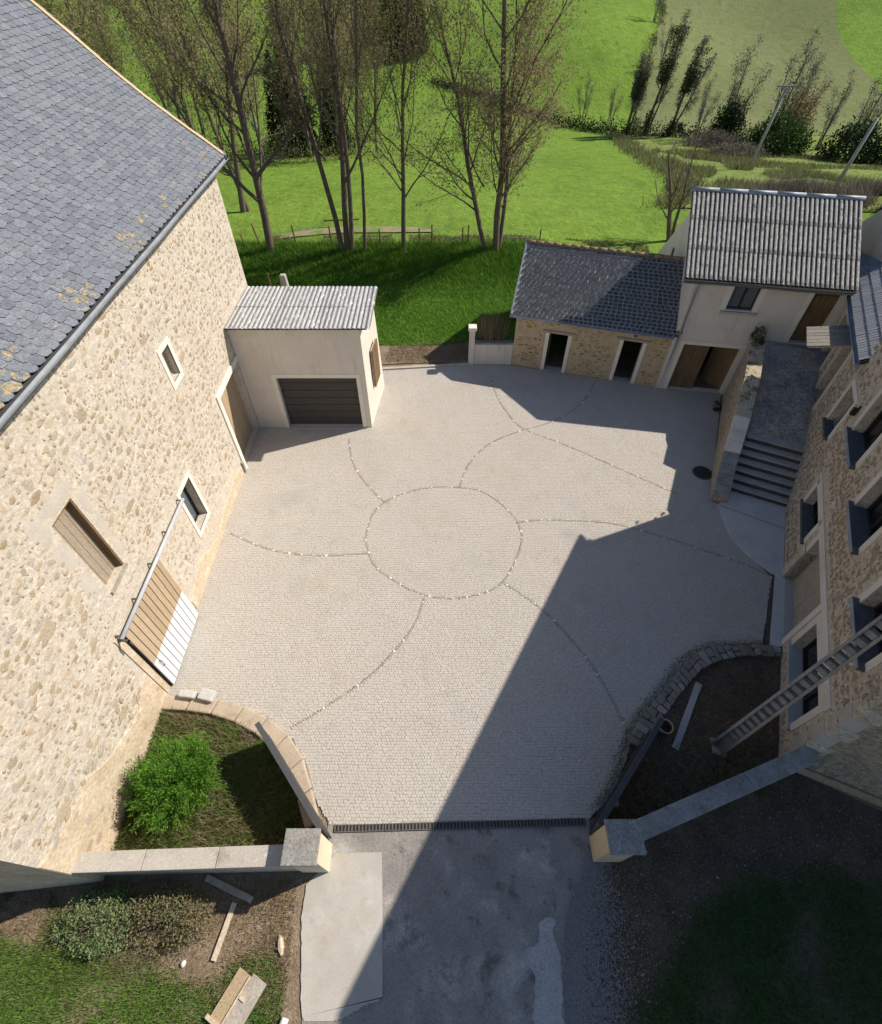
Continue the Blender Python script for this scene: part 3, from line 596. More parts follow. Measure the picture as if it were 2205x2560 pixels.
def small_window(x0, x1, z0, z1, wd, glassm, parent, fr, dep=.3, bars=0, frame='wood_grey', trim='render_white', sill=True):
    wn = obj('window', MB().box(fr, x0, x1, dep-.02, dep, z0, z1), glassm, parent)
    t = MB(); band(t, fr, x0, x1, z0, z1, wd, .02, .02); obj('surround', t, trim, wn)
    t = MB(); fw = .05
    t.box(fr, x0, x0+fw, dep-.06, dep-.02, z0, z1); t.box(fr, x1-fw, x1, dep-.06, dep-.02, z0, z1)
    t.box(fr, x0+fw, x1-fw, dep-.06, dep-.02, z1-fw, z1); t.box(fr, x0+fw, x1-fw, dep-.06, dep-.02, z0, z0+fw)
    for k in range(bars):
        xm = x0+(x1-x0)*(k+1)/(bars+1); t.box(fr, xm-.03, xm+.03, dep-.06, dep-.02, z0+fw, z1-fw)
    obj('frame', t, frame, wn)
    return wn
small_window(11.76, 12.24, 5.12, 6.02, .14, 'wood_grey', barn, bf, .22)
small_window(9.62, 10.36, 1.32, 2.92, .13, 'curtain_glass', barn, bf, .3, frame='black')
# sliding door
sd = obj('sliding_door', MB().box(bf, 5.42, 7.56, -.10, -.075, .04, 2.82), 'dark', barn)
npl = 11; pw = (7.56-5.42)/npl
for k in range(npl):
    a = 5.42+k*pw
    obj('plank', MB().box(bf, a+.013, a+pw-.013, -.135, -.1, 1.32, 2.82), 'wood_tan', sd)
    obj('painted_plank', MB().box(bf, a+.013, a+pw-.013, -.135, -.1, .06, 1.315), 'paint_white', sd)
dr = obj('door_track', MB().tube([bf(a, -.14, 2.93-.01*(a-5.3)*0) for a in (5.3, 9.5)], .045, 10), 'steel', barn, smooth=True)
for a in (5.35, 6.3, 7.3, 8.3, 9.4):
    obj('track_bracket', MB().box(bf, a-.02, a+.02, -.12, 0, 2.97, 3.0), 'iron', dr)
mb = MB(); mb.box(bf, 5.22, 5.41, -.03, .03, 0, 2.95); obj('door_jamb', mb, 'barn_base', barn)
mb = MB(); mb.box(bf, 5.27, 5.31, -.3, 0, 2.86, 2.9); mb.box(bf, 5.27, 5.31, -.3, -.27, 2.7, 2.9); obj('door_stop', mb, 'iron', barn)
mb = MB(); mb.tube([bf(5.6, -.15, .9), bf(5.6, -.2, .95), bf(5.6, -.2, 1.15), bf(5.6, -.15, 1.2)], .012, 6); obj('handle', mb, 'iron', sd)
# tall doorway beside the garage
td = obj('doorway', MB().box(bf, 13.75, 15.85, .30, .34, 0, 3.1), 'wood_tan', barn)
t = MB(); band(t, bf, 13.75, 15.85, 0, 3.1, .2, .05, .02, 'lt'); obj('surround', t, 'render_white', td)
for k in range(6): obj('plank', MB().box(bf, 13.76+k*.345, 13.76+k*.345+.335, .27, .3, .02, 3.08), 'wood_tan', td)
obj('corner_guard', MB().box(bf, 13.42, 13.56, -.09, .02, 0, .5), 'coping_grey', barn, bevel=.03)
# roof
prof = [(-6.98,8.30), (-7.45,8.68), (-8.0,9.09), (-8.8,9.73), (-9.55,10.4), (-10.3,11.13), (-11.14,11.92), (-12.6,13.3)]
Y0, Y1 = .9, 19.45
mb = MB()
for (x0, z0), (x1, z1) in zip(prof[:-1], prof[1:]): mb.quad((x0,Y0,z0-.03), (x1,Y0,z1-.03), (x1,Y1,z1-.03), (x0,Y1,z0-.03))
mb.quad((-12.6,Y0,13.27), (-17.6,Y0,8.6), (-17.6,Y1,8.6), (-12.6,Y1,13.27))
broof = obj('roof', mb, 'dark', barn)
def mossy(p):
    if p[0] < -7.42: return False
    v = math.sin(p[1]*2.3+p[0]*3)+math.sin(p[1]*5.1+1)+(1.2 if p[0] > -7.25 else .2 if p[0] > -7.5 else -1.2)-(p[1]-8)*.12
    return v > 1.0 and random.random() < .6
slates(broof, rows_of([(x, Y0, z) for x, z in prof], .17), (0,1,0), Y1-Y0, .25, .34, 'slate', 'slate_s', 300, 7, moss=mossy, gap=.012, th=.016)
mb = MB(); Q = smooth_path([(x, z) for x, z in prof], 40)
for p, q in zip(Q[:-1], Q[1:]): mb.add([(c[0], y, c[1]+dz) for c in (p, q) for (y, dz) in ((Y1-.05,-.05), (Y1+.09,-.05), (Y1+.09,.10), (Y1-.05,.10))], [(3,2,6,7), (1,5,6,2), (0,3,7,4)])
obj('verge', mb, 'verge_tan', broof)
def gutter(name, fr, a0, a1, b, z, r, parent, m='zinc', n=10):
    mb = MB(); an = np.linspace(np.pi, 2*np.pi, n); V = []; m_ = 14
    for a in np.linspace(a0, a1, m_):
        for t in an: V.append(fr(a, b+r*np.cos(t), z+r*np.sin(t)+.012*math.sin(a*1.3)))
    F = [(j*n+i, j*n+i+1, (j+1)*n+i+1, (j+1)*n+i) for j in range(m_-1) for i in range(n-1)]
    F += [tuple(range(n)), tuple(range((m_-1)*n, m_*n))]
    mb.add(V, F); return obj(name, mb, m, parent, smooth=False, solid=.006)
gutter('gutter', bf, .9, 19.6, -.29, 8.25, .08, barn)
t = MB(); t.box(bf, 1.2, 19.2, -.19, -.0, 8.05, 8.2); obj('fascia', t, 'wood_grey', barn)

# ================================================================== GARAGE
gar = thing('garage', 'small cream rendered garage with a grey corrugated roof against the barn', 'garage', (-5.0, 17.4, 0))
gf = Fr((0, 16, 0)); GX0, GX1 = -7.24, -2.76
mb = MB(); wall_panel(mb, gf, GX0, GX1, -.05, 4.4, [(-6.05,-3.11,0,2.33)], .3)
mb.quad((GX1,16,-.05), (-2.45,18.75,-.05), (-2.6,18.75,4.3), (GX1,16,4.4)); mb.quad((-2.45,18.75,-.05), (GX0,18.75,-.05), (GX0,18.75,4.3), (-2.6,18.75,4.3))
mb.quad((GX0,16.29,2.36), (GX1,16.29,2.36), (-2.6,18.7,4.2), (GX0,18.7,4.2))
obj('wall', mb, 'render', gar)
gd = obj('garage_door', MB().box(gf, -6.05, -3.11, .2, .24, .0, 2.33), 'door_panel', gar)
for k in range(7): obj('panel', MB().box(gf, -6.04, -3.12, .165, .2, .01+k*.332, .01+k*.332+.32), 'door_panel', gd, bevel=.012)
t = MB(); band(t, gf, -6.05, -3.11, 0, 2.33, .16, .02, .02, 'ltr'); obj('surround', t, 'render_white', gd)
obj('threshold', MB().box(gf, -6.05, -3.11, -.1, .25, -.03, .03), 'concrete_blue', gar)
groof = obj('roof', MB().prism([(GX0,15.85), (-2.5,15.85), (-2.35,18.85), (GX0,18.85)], [4.33,4.33,4.27,4.27], [4.36,4.36,4.30,4.30]), 'dark', gar)
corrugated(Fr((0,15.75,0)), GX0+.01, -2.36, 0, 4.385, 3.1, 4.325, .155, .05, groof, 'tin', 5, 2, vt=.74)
grf = Fr((GX1, 16, 0), (.112, .994, 0), (-.994, .112, 0))
wn = obj('shutter_window', MB().box(grf, 1.1, 2.0, -.03, .02, 1.15, 2.75), 'wood_grey', gar)
for k in range(2): obj('shutter', MB().box(grf, 1.1+k*.46, 1.1+k*.46+.44, -.07, -.03, 1.15, 2.75), 'wood_brown', wn)

# ================================================================== SHED
sh = thing('stone_shed', 'low rubble stone shed with two dark doorways and a slate roof', 'shed', (6.2, 20.6, 0))
shf = Fr((3.2, 20.38, 0), (.963, -.27, 0), (.27, .963, 0)); SL = 6.4
S_OPS = [(1.47,2.26,0,1.82), (4.5,5.27,0,1.97)]
mb = MB(); wall_panel(mb, shf, 0, SL, -.05, 2.45, S_OPS, .35)
mb.quad(shf(0,0,-.05), shf(0,0,2.45), shf(0,2.4,4.3), shf(0,5,2.6), shf(0,5,-.05)); mb.quad(shf(0,5,-.05), shf(SL,5,-.05), shf(SL,5,2.6), shf(0,5,2.6))
swall = obj('wall', mb, 'shed_mortar', sh)
lay = stone_layout(.05, SL-.05, .05, 2.4, .12, (.14, .34), .62, [(1.3,2.45,0,2.0), (4.3,5.45,0,2.15)], 21)
stones_on(shf, lay, swall, 'shed_stone', 'shed_stone_s', .015, 200)
for (x0, x1, z0, z1) in S_OPS:
    d = obj('doorway', MB().box(shf, x0-.16, x1+.16, -.03, .34, z0-.05, z0+.015), 'concrete_blue', sh)
    for q in ((x0-.15, x0), (x1, x1+.15)): obj('jamb', MB().box(shf, q[0], q[1], -.025, .3, z0+.016, z1), 'render_white', d)
    obj('lintel', MB().box(shf, x0-.3, x1+.3, -.05, .33, z1+.004, z1+.11), 'wood_grey', d)
    obj('door_leaf', MB().box(shf, x0+.02, x0+.07, .36, 1.0, .03, z1-.03), 'wood_brown', d)
obj('vent', MB().tube([shf(4.9+.06*0, -.03, 2.22), shf(4.9, .02, 2.22)], .07, 10), 'iron', sh)
m_ = math.tan(R(37)); eb, ez = -.22, 2.5
ridge = (2.35, ez+m_*(2.35+.22))
mb = MB(); mb.quad(shf(-.22,eb,ez-.03), shf(SL-.05,eb,ez-.03), shf(SL-.05,ridge[0],ridge[1]-.03), shf(-.22,ridge[0],ridge[1]-.03))
mb.quad(shf(-.22,ridge[0],ridge[1]-.03), shf(SL-.05,ridge[0],ridge[1]-.03), shf(SL-.05,5.2,2.5), shf(-.22,5.2,2.5))
sroof = obj('roof', mb, 'shed_joint', sh)
slates(sroof, rows_of([shf(-.22,eb,ez), shf(-.22,*ridge)], .155), shf.m[0], SL+.2, .20, .122, 'shed_slate', 'shed_slate', 0, 9, clip=.22, gap=.042, start=.02, lf=.004, th=.012, jit=.3)
for k in range(18):
    a = -.22+k*.366; obj('ridge_tile', MB().tube([shf(a+.004, ridge[0], ridge[1]-.02), shf(a+.362, ridge[0], ridge[1]-.02)], random.uniform(.085, .1), 8), 'ridge', sroof, smooth=True)
obj('verge', MB().add([shf(-.26,eb,ez-.06), shf(-.2,eb,ez-.06), shf(-.2,ridge[0],ridge[1]-.06), shf(-.26,ridge[0],ridge[1]-.06), shf(-.26,eb,ez+.05), shf(-.2,eb,ez+.05), shf(-.2,ridge[0],ridge[1]+.05), shf(-.26,ridge[0],ridge[1]+.05)], [(4,5,6,7), (0,3,7,4), (1,5,6,2), (0,4,5,1)]), 'zinc', sroof)
gutter('gutter', shf, -.25, SL-.1, -.28, 2.48, .06, sh)

# ================================================================== RENDERED HOUSE
ho = thing('cream_house', 'two storey cream rendered house with a ribbed fibre cement roof in the right corner', 'house', (12.3, 20.8, 0))
hf = Fr((9.41, 18.63, 0), (.986, -.168, 0), (.168, .986, 0)); HL = 6.2
H_OPS = [(.36,2.58,0,2.15), (1.3,2.25,3.7,4.62), (4.05,5.0,2.6,4.66)]
mb = MB(); wall_panel(mb, hf, -.12, HL, -.05, 4.9, H_OPS, .3)
hr = 2.63; hz_ = 6.78
mb.quad(hf(-.12,0,-.05), hf(-.12,0,4.9), hf(-.12,hr,6.7), hf(-.12,7.1,2.75), hf(-.12,7.1,-.05)); mb.quad(hf(HL,0,-.05), hf(HL,7.1,-.05), hf(HL,7.1,2.75), hf(HL,hr,6.7), hf(HL,0,4.9))
mb.quad(hf(-.12,7.1,-.05), hf(-.12,7.1,2.75), hf(HL,7.1,2.75), hf(HL,7.1,-.05)); mb.quad(hf(-.1,.3,2.45), hf(HL,.3,2.45), hf(HL,7,2.45), hf(-.1,7,2.45))
hwall = obj('wall', mb, 'render', ho)
d = obj('barn_door', MB().box(hf, .38, 1.43, .2, .25, .02, 2.13), 'wood_brown', ho)
for k in range(6): obj('plank', MB().box(hf, .385+k*.174, .385+k*.174+.168, .17, .2, .02, 2.13), 'wood_brown', d)
t = MB(); band(t, hf, .36, 2.58, 0, 2.15, .16, .02, .02, 'ltr'); obj('surround', t, 'render_white', d)
d2 = Fr(hf(2.56,.25,0), (-.55,.83,0), (.83,.55,0)); obj('open_leaf', MB().box(d2, 0, 1.0, 0, .05, .03, 2.1), 'wood_brown', ho)
wn = small_window(1.3, 2.25, 3.7, 4.62, .2, 'curtain_glass', ho, hf, .16, 1, 'black')
obj('sill', MB().box(hf, 1.12, 2.45, -.12, .05, 3.56, 3.66), 'concrete', wn, bevel=.01)
d = obj('front_door', MB().box(hf, 4.05, 5.0, .2, .25, 2.6, 4.66), 'wood_brown', ho)
for k in range(5): obj('plank', MB().box(hf, 4.055+k*.19, 4.055+k*.19+.184, .17, .2, 2.72, 4.4), 'wood_brown', d)
t = MB(); band(t, hf, 4.05, 5.0, 2.6, 4.66, .17, .02, .02, 'ltr', .12); obj('surround', t, 'render_white', d)
obj('handle', MB().box(hf, 4.1, 4.16, .08, .17, 3.45, 3.6), 'iron', d)
hroof = obj('roof', MB().quad(hf(-.6,-.28,4.83), hf(5.2,-.28,4.83), hf(5.2,hr,hz_-.02), hf(-.6,hr,hz_-.02)).quad(hf(-.10,hr,hz_-.08), hf(5.2,hr,hz_-.08), hf(5.2,7.3,2.6), hf(-.10,7.3,2.6)), 'dark', ho)
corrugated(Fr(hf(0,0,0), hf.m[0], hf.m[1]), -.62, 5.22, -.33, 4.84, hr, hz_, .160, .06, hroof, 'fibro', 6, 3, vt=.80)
for k in range(6): obj('ridge_cap', MB().tube([hf(-.66+k*.99, hr, hz_+.02), hf(-.66+k*.99+.975, hr, hz_+.02)], .09, 8), 'zinc', hroof, smooth=True)
t = MB(); t.box(Fr(hf(0,0,0), hf.m[0], hf.m[1]), -.62, 5.2, -.30, -.26, 4.72, 4.83); obj('fascia', t, 'wood_grey', ho)
gutter('gutter', hf, -.6, 5.2, -.37, 4.78, .055, ho, 'iron')
obj('downpipe', MB().tube([hf(-.02,-.3,4.72), hf(.0,-.09,4.45), hf(.02,-.09,2.4), hf(.02,-.09,.05)], .045, 8), 'zinc', ho, smooth=True)
obj('side_vent', MB().box(Fr(hf(-.12,0,0), hf.m[1], hf.m[0]), 4.3, 4.6, -.02, .02, 3.6, 4.0), 'black', ho)

# ================================================================== RIGHT BUILDING
rb = thing('farmhouse', 'tall rubble stone farmhouse with slate sills along the right side of the courtyard', 'farmhouse', (11.5, 8.0, 0))
rf = Fr((8.24, 3.55, 0), (.413, .911, 0), (.911, -.413, 0))
MS1 = 10.75; TZ0, TZ1 = 9.55, 7.9; TOPZ = lambda s: TZ0-(TZ0-TZ1)*np.clip(s/MS1, 0, 1)  # unseen wall top, tilted along its length to shape the yard shadow
R_G = [(.75,3.02,.58,1.80), (3.5,5.8,0,2.0), (6.45,8.05,1.22,2.18)]
R_U = [(1.0,2.55,3.5,5.1), (4.1,5.6,3.62,5.2), (7.05,8.55,3.8,5.4), (9.7,10.65,2.65,4.0)]
R_F = [(12.45,13.4,1.85,4.15), (14.3,15.2,2.35,4.1)]
mb = MB(); wall_panel(mb, rf, 0, MS1, -.05, TZ0, R_G+R_U, .36, top=TOPZ)
wall_panel(mb, rf, MS1, 18.5, -.05, 4.85, R_F, .36)
obj('gable_wall', MB().quad(rf(0,0,-.05), rf(0,0,TZ0), rf(0,3.5,TZ0+2.2), rf(0,7,TZ0), rf(0,7,-.05)), 'gable_rubble', rb); mb.quad(rf(MS1,0,4.8), rf(MS1,0,TZ1), rf(MS1,3.5,TZ1+2.2), rf(MS1,7,TZ1), rf(MS1,7,4.8))
mb.quad(rf(0,7,-.05), rf(18.5,7,-.05), rf(18.5,7,4.8), rf(MS1,7,TZ1), rf(0,7,TZ0)); mb.quad(rf(18.5,0,-.05), rf(18.5,0,4.85), rf(18.5,3.5,7.4), rf(18.5,7,4.85), rf(18.5,7,-.05))
rwall = obj('wall', mb, 'house_mortar', rb)
blk = [(.5,3.3,.4,2.05), (3.25,6.05,0,2.25), (6.2,8.3,1.0,2.45), (.8,2.8,3.35,5.3), (3.9,5.8,3.45,5.4), (6.85,8.8,3.6,5.6), (9.5,10.85,2.5,4.2), (12.25,13.6,1.7,4.3), (14.1,15.4,2.2,4.3), (-.1,.25,0,3.2), (0,8.4,1.98,2.3)]
lay = stone_layout(.1, 18.3, .1, 4.6, .2, (.13, .30), .85, blk, 31)+stone_layout(.1, 18.3, .1, 4.6, .11, (.06, .15), .35, blk, 35)+stone_layout(.1, 11, .1, 4.6, .4, (.28, .5), .12, blk, 36); lay += stone_layout(.1, 11, 4.6, 6.5, .22, (.16, .36), .6, blk, 32)
stones_on(rf, lay, rwall, 'house_stone', 'house_stone_s', .022, 280)
rg = Fr(rf(0,0,0), rf.m[1], rf.m[0])     # front gable: a to the right, b into the house
lay = stone_layout(.3, 4.5, .25, 4.5, .27, (.2, .55), 1.0, [], 33)+stone_layout(.3, 4.5, .25, 4.5, .12, (.08, .2), .4, [], 37)
stones_on(rg, lay, rwall, 'house_stone', 'house_stone_s', .03, 60)
obj('footing', MB().box(rg, -.02, 7, -.10, .0, -.05, .24), 'ochre_footing', rb, bevel=.04)
for k in range(7):
    z0 = .02+k*.5; obj('quoin', MB().box(rf, -.025, .22+.12*(k % 2), -.03, .3+.12*((k+1) % 2), z0, z0+.485), 'quoin' if k % 2 else 'house_mortar', rb, bevel=.02)
obj('string_course', MB().box(rf, .52, 8.35, -.022, .01, 2.0, 2.26), 'render', rb)
for (x0, x1, z0, z1) in R_G[::2]:
    wn = obj('window', MB().box(rf, x0, x1, .30, .32, z0, z1), 'glass', rb)
    t = MB(); band(t, rf, x0, x1, z0, z1, .2, .024, .02, 'lr'); t.box(rf, x0-.2, x1+.2, -.024, .02, z1, 1.998); obj('surround', t, 'render', wn)
    obj('sill', MB().box(rf, x0-.16, x1+.16, -.09, .28, z0-.1, z0+.002), 'concrete_blue' if x0 < 2 else 'slate_sill', wn, bevel=.01)
    t = MB(); n_ = 3
    for k in range(n_+1):
        xm = x0+(x1-x0)*k/n_; t.box(rf, max(x0, xm-.035), min(x1, xm+.035), .25, .3, z0, z1)
    t.box(rf, x0, x1, .245, .3, z1-.06, z1); t.box(rf, x0, x1, .245, .3, z0, z0+.06); obj('frame', t, 'black', wn)
for (x0, x1, z0, z1) in R_U[:3]:
    wn = obj('window', MB().box(rf, x0, x1, .32, .34, z0, z1), 'glass', rb)
    t = MB(); band(t, rf, x0, x1, z0, z1, .2, .02, .02, 'ltr'); obj('surround', t, 'render', wn)
    obj('sill', MB().box(rf, x0-.14, x1+.14, -.15, .33, z0-.10, z0+.003), 'slate_sill', wn, bevel=.008)
    obj('sill_flashing', MB().box(rf, x0-.145, x1+.145, -.165, -.15, z0-.11, z0+.012), 'zinc', wn)
    t = MB(); t.box(rf, x0, x0+.07, .26, .32, z0, z1); t.box(rf, x1-.07, x1, .26, .32, z0, z1); t.box(rf, (x0+x1)/2-.04, (x0+x1)/2+.04, .26, .32, z0, z1); t.box(rf, x0, x1, .255, .32, z1-.07, z1); t.box(rf, x0, x1, .255, .32, z0, z0+.07)
    obj('frame', t, 'black', wn)
for i, (x0, x1, z0, z1) in enumerate([R_U[3]]+R_F):
    wn = obj('window' if i != 1 else 'terrace_door', MB().box(rf, x0, x1, .30, .34, z0, z1), 'black', rb)
    t = MB(); band(t, rf, x0, x1, z0, z1, .18, .02, .02, 'ltr'); obj('surround', t, 'render', wn)
    if i == 0: obj('sill', MB().box(rf, x0-.1, x1+.1, -.13, .2, z0-.1, z0+.003), 'slate_sill', wn, bevel=.03)
x0, x1, z0, z1 = R_G[1]
d = obj('boarded_door', MB().box(rf, x0, x1, .30, .33, 0, z1), 'ply', rb)
for k in range(2):
    obj('board', MB().box(rf, x0+.01+k*1.15, x0+.01+k*1.15+1.13, .27, .3, .05, 1.93), 'ply', d)
for q in ((x0-.2, x0), (x1, x1+.2)): obj('jamb', MB().box(rf, q[0], q[1], -.025, .02, 0, z1), 'render', d)
obj('lintel_stone', MB().box(rf, x1+.0, x1+.34, -.06, .36, .0, 1.35), 'house_mortar', d)
obj('door_step', MB().box(rf, x0+.02, x1-.02, .02, .36, -.03, .05), 'concrete_blue', d)
obj('lantern', MB().box(rf, 9.02, 9.14, -.16, -.02, 3.96, 4.2).box(rf, 9.05, 9.11, -.05, .0, 4.2, 4.28), 'black', rb, bevel=.02)
obj('stair_skirting', MB().add([rf(8.6,-.02,.05), rf(10.3,-.02,1.4), rf(10.3,-.02,1.52), rf(8.6,-.02,.17), rf(8.6,.01,.05), rf(10.3,.01,1.4), rf(10.3,.01,1.52), rf(8.6,.01,.17)], [(0,1,2,3), (3,2,6,7), (0,4,5,1)]), 'concrete', rb)
# low roof beyond; unseen tall roof, tilt and overhang shaped for its shadow
ml = math.tan(R(38)); lb, lz = -.14, 4.68
lroof = obj('low_roof', MB().quad(rf(10.75,lb,lz-.03), rf(18.8,lb,lz-.03), rf(18.8,3.5,lz+ml*3.74-.03), rf(10.75,3.5,lz+ml*3.74-.03)).quad(rf(10.75,3.5,lz+ml*3.74-.03), rf(18.8,3.5,lz+ml*3.74-.03), rf(18.8,7.3,lz-.1), rf(10.75,7.3,lz-.1)), 'dark', rb)
slates(lroof, rows_of([rf(10.78,lb-.05,lz), rf(10.78,3.5,lz+ml*3.79)], .30), rf.m[0], 8.0, .145, .42, 'low_slate', 'low_slate', 0, 13, clip=.03, gap=.034, th=.014, jit=.2)
gutter('low_gutter', rf, 10.7, 18.8, lb-.07, lz-.06, .075, rb)
obj('verge_flashing', MB().add([rf(10.70,lb,lz-.05), rf(10.78,lb,lz-.05), rf(10.78,3.5,lz+ml*3.74-.05), rf(10.70,3.5,lz+ml*3.74-.05), rf(10.70,lb,lz+.05), rf(10.78,lb,lz+.05), rf(10.78,3.5,lz+ml*3.74+.05), rf(10.70,3.5,lz+ml*3.74+.05)], [(4,5,6,7), (0,3,7,4), (0,4,5,1)]), 'black', lroof)
t = MB(); e0 = lambda s: TOPZ(s)-.02
t.quad(rf(-.9,-.25,e0(0)), rf(MS1+.2,-.25,e0(MS1)), rf(MS1+.2,3.5,e0(MS1)+2.2), rf(-.9,3.5,e0(0)+2.2)); t.quad(rf(-.9,3.5,e0(0)+2.2), rf(MS1+.2,3.5,e0(MS1)+2.2), rf(MS1+.2,7.3,e0(MS1)-.1), rf(-.9,7.3,e0(0)-.1))
hroof2 = obj('high_roof', t, 'dark', rb, solid=.08)
er = rf(-.9,-.27,e0(0)+.01); eu = rf(MS1+.2,-.27,e0(MS1)+.01)-er; eL = float(np.linalg.norm(eu)); eu = eu/eL
slates(hroof2, rows_of([er, rf(-.9,3.5,e0(0)+2.21)], .2), eu, eL, .27, .36, 'low_slate', 'slate_s', 0, 15, everywhere=True, gap=.012, th=.014)
# awning of boards
aw = thing('plank_awning', 'small plank awning sticking out from the farmhouse wall below the low slate roof', 'awning', tuple(rf(13.2,-.6,4.2)))
af = Fr(rf(12.5,0,4.33), rf.m[0], -rf.m[1]+np.array([0,0,-.28]), (0,0,1))
ab = obj('frame', MB().box(af, 0, .05, 0, 1.25, -.09, -.03).box(af, 1.3, 1.35, 0, 1.25, -.09, -.03), 'wood_grey', aw)
for k in range(6): obj('board', MB().box(af, .0+k*.226, .0+k*.226+.206, 0, 1.3, -.028, .0), 'awning_board', aw)

# ================================================================== STAIR, RAMP, RAMP WALL
wv = np.array([.396,.918,0]); wn_ = np.array([.918,-.396,0])
ws = Fr((9.45,12.1,0), wv, wn_)
st = thing('stone_stair', 'grey stone steps climbing between the ramp wall and the farmhouse', 'steps', (11.2, 12.2, 0))
stf = Fr((10.36,12.50,0), (1.60,-.77,0), (.77,1.60,0))
for k in range(7):
    obj('step', MB().box(stf, -.15, 1.84-.01*k, k*.27, k*.27+.36, max(0, k*.175-.1)+.001*k, .02+(k+1)*.175), 'step_stone', st, bevel=.014)
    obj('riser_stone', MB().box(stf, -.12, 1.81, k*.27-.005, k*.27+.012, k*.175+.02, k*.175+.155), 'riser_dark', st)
TS = [0, .8, 1.25, 2.1, 2.9, 4.4, 6.45]; TW = [.42, .66, .85, 1.38, 1.85, 2.4, 2.78]
rw = thing('ramp_wall', 'sloping moss topped rubble wall edging the ramp up to the cream house', 'wall', (10.7, 15.1, 0))
nS = 27; S_ = np.linspace(0, 6.45, nS); Z_ = np.interp(S_, TS, TW)
mb = MB(); mc = MB(); r = np.random.default_rng(4)
bul = .16*np.sin(np.clip(S_/3.2, 0, 1)*np.pi)
for i in range(nS-1):
    s0, s1 = S_[i], S_[i+1]; q = [(s0, Z_[i], bul[i]), (s1, Z_[i+1], bul[i+1])]
    mb.add([ws(s0,-q[0][2]*.3,-.05), ws(s1,-q[1][2]*.3,-.05), ws(s1,0,q[1][1]-.06), ws(s0,0,q[0][1]-.06), ws(s0,.46,-.05), ws(s1,.46,-.05), ws(s1,.46,q[1][1]-.06), ws(s0,.46,q[0][1]-.06)], [(0,1,2,3), (4,7,6,5), (3,2,6,7)])
mb.quad(ws(0,0,-.05), ws(0,0,Z_[0]-.06), ws(0,.46,Z_[0]-.06), ws(0,.46,-.05))
rwo = obj('wall', mb, 'ramp_wall', rw)
lay = stone_layout(.1, 6.3, .1, 2.6, .2, (.18, .42), .75, [], 41, top=lambda a: np.interp(a, TS, TW)-.1)
stones_on(ws, lay, rwo, 'house_stone', 'house_stone_s', .02, 80)
cs = 0.0; k = 0
while cs < 6.4:
    l = random.uniform(.28, .5); e = min(cs+l, 6.45); z0, z1 = np.interp([cs, e], TS, TW); jt = random.uniform(-.015, .02)
    t = MB(); t.add([ws(cs+.006,-.03,z0-.07), ws(e-.006,-.03,z1-.07), ws(e-.006,.5,z1-.07), ws(cs+.006,.5,z0-.07), ws(cs+.006,-.03,z0+jt), ws(e-.006,-.03,z1+jt), ws(e-.006,.5,z1+jt+.01), ws(cs+.006,.5,z0+jt+.01)], [(0,3,2,1), (4,5,6,7), (0,1,5,4), (1,2,6,5), (2,3,7,6), (3,0,4,7)])
    obj('coping_stone', t, 'moss_wall' if cs > 2.6 else ('render' if 1.5 < cs else 'coping_grey'), rw, bevel=.02); cs = e; k += 1
DS = [2.5, 3.0, 6.6]; DZ = [1.235, 1.36, 2.58]
mb = MB(); ss = np.linspace(2.5, 6.75, 20)
for s0, s1 in zip(ss[:-1], ss[1:]):
    z0, z1 = np.interp([s0, s1], DS, DZ); mb.quad(ws(s0,.44,z0), ws(s0,2.75,z0-.02), ws(s1,2.75,z1-.02), ws(s1,.44,z1))
ramp_o = tag(obj('ramp', mb, 'ramp'), kind='structure'); ORG[ramp_o.name] = np.zeros(3)
t = MB()
for k in range(900):
    s = random.uniform(2.75, 6.5); b = random.uniform(.5, 2.5); z = np.interp(s, DS, DZ); V, F = random.choice(SP); a = random.uniform(-.4, .4); wd, ln = random.uniform(.05, .09), random.uniform(.14, .26)
    t.add(ws(s, b, z-.006)+V@np.array([wn_*ln*math.cos(a)+wv*ln*math.sin(a), (-wn_*math.sin(a)+wv*math.cos(a))*wd, (0,0,.022)]), F)
tag(obj('pitched_stones', t, 'ramp', ramp_o, smooth=True), kind='stuff')
mhc = thing('manhole_cover', 'round dark manhole cover at the foot of the ramp wall', 'manhole cover', (9.62,13.42,.012))
obj('rim', MB().tube([(9.62,13.42,.0), (9.62,13.42,.020)], .36, 24), 'iron', mhc); obj('lid', MB().tube([(9.62,13.42,.012), (9.62,13.42,.028)], .31, 24), 'black', mhc)

# ================================================================== GATE PILLARS, GARDEN WALLS, GATES
def pillar(label, x0, x1, y0, y1, m, bx0, bx1, by0, by1):
    p = thing('gate_pillar', label, 'gate pillar', ((x0+x1)/2, (y0+y1)/2, 0), 'pillars either side of the gateway')
    obj('shaft', MB().prism([(bx0,by0), (bx1,by0), (bx1,by1), (bx0,by1)], -.05, 1.58), m, p, bevel=.015)
    obj('cap', MB().prism([(x0,y0), (x1,y0), (x1,y1), (x0,y1)], 1.585, 1.66), 'cap', p, bevel=.012)
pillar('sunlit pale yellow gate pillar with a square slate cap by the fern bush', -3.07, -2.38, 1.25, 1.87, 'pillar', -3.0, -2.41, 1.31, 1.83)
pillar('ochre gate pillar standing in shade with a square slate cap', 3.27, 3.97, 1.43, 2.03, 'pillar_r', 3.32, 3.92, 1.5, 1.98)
gw = thing('garden_wall', 'low wall with a sunlit weathered coping joining the barn and the pale pillar', 'wall', (-5.2, 1.48, 0))
obj('body', MB().prism([(-7.24,1.26), (-3.0,1.34), (-3.0,1.60), (-7.24,1.5)], -.05, 1.18), 'barn_base', gw)
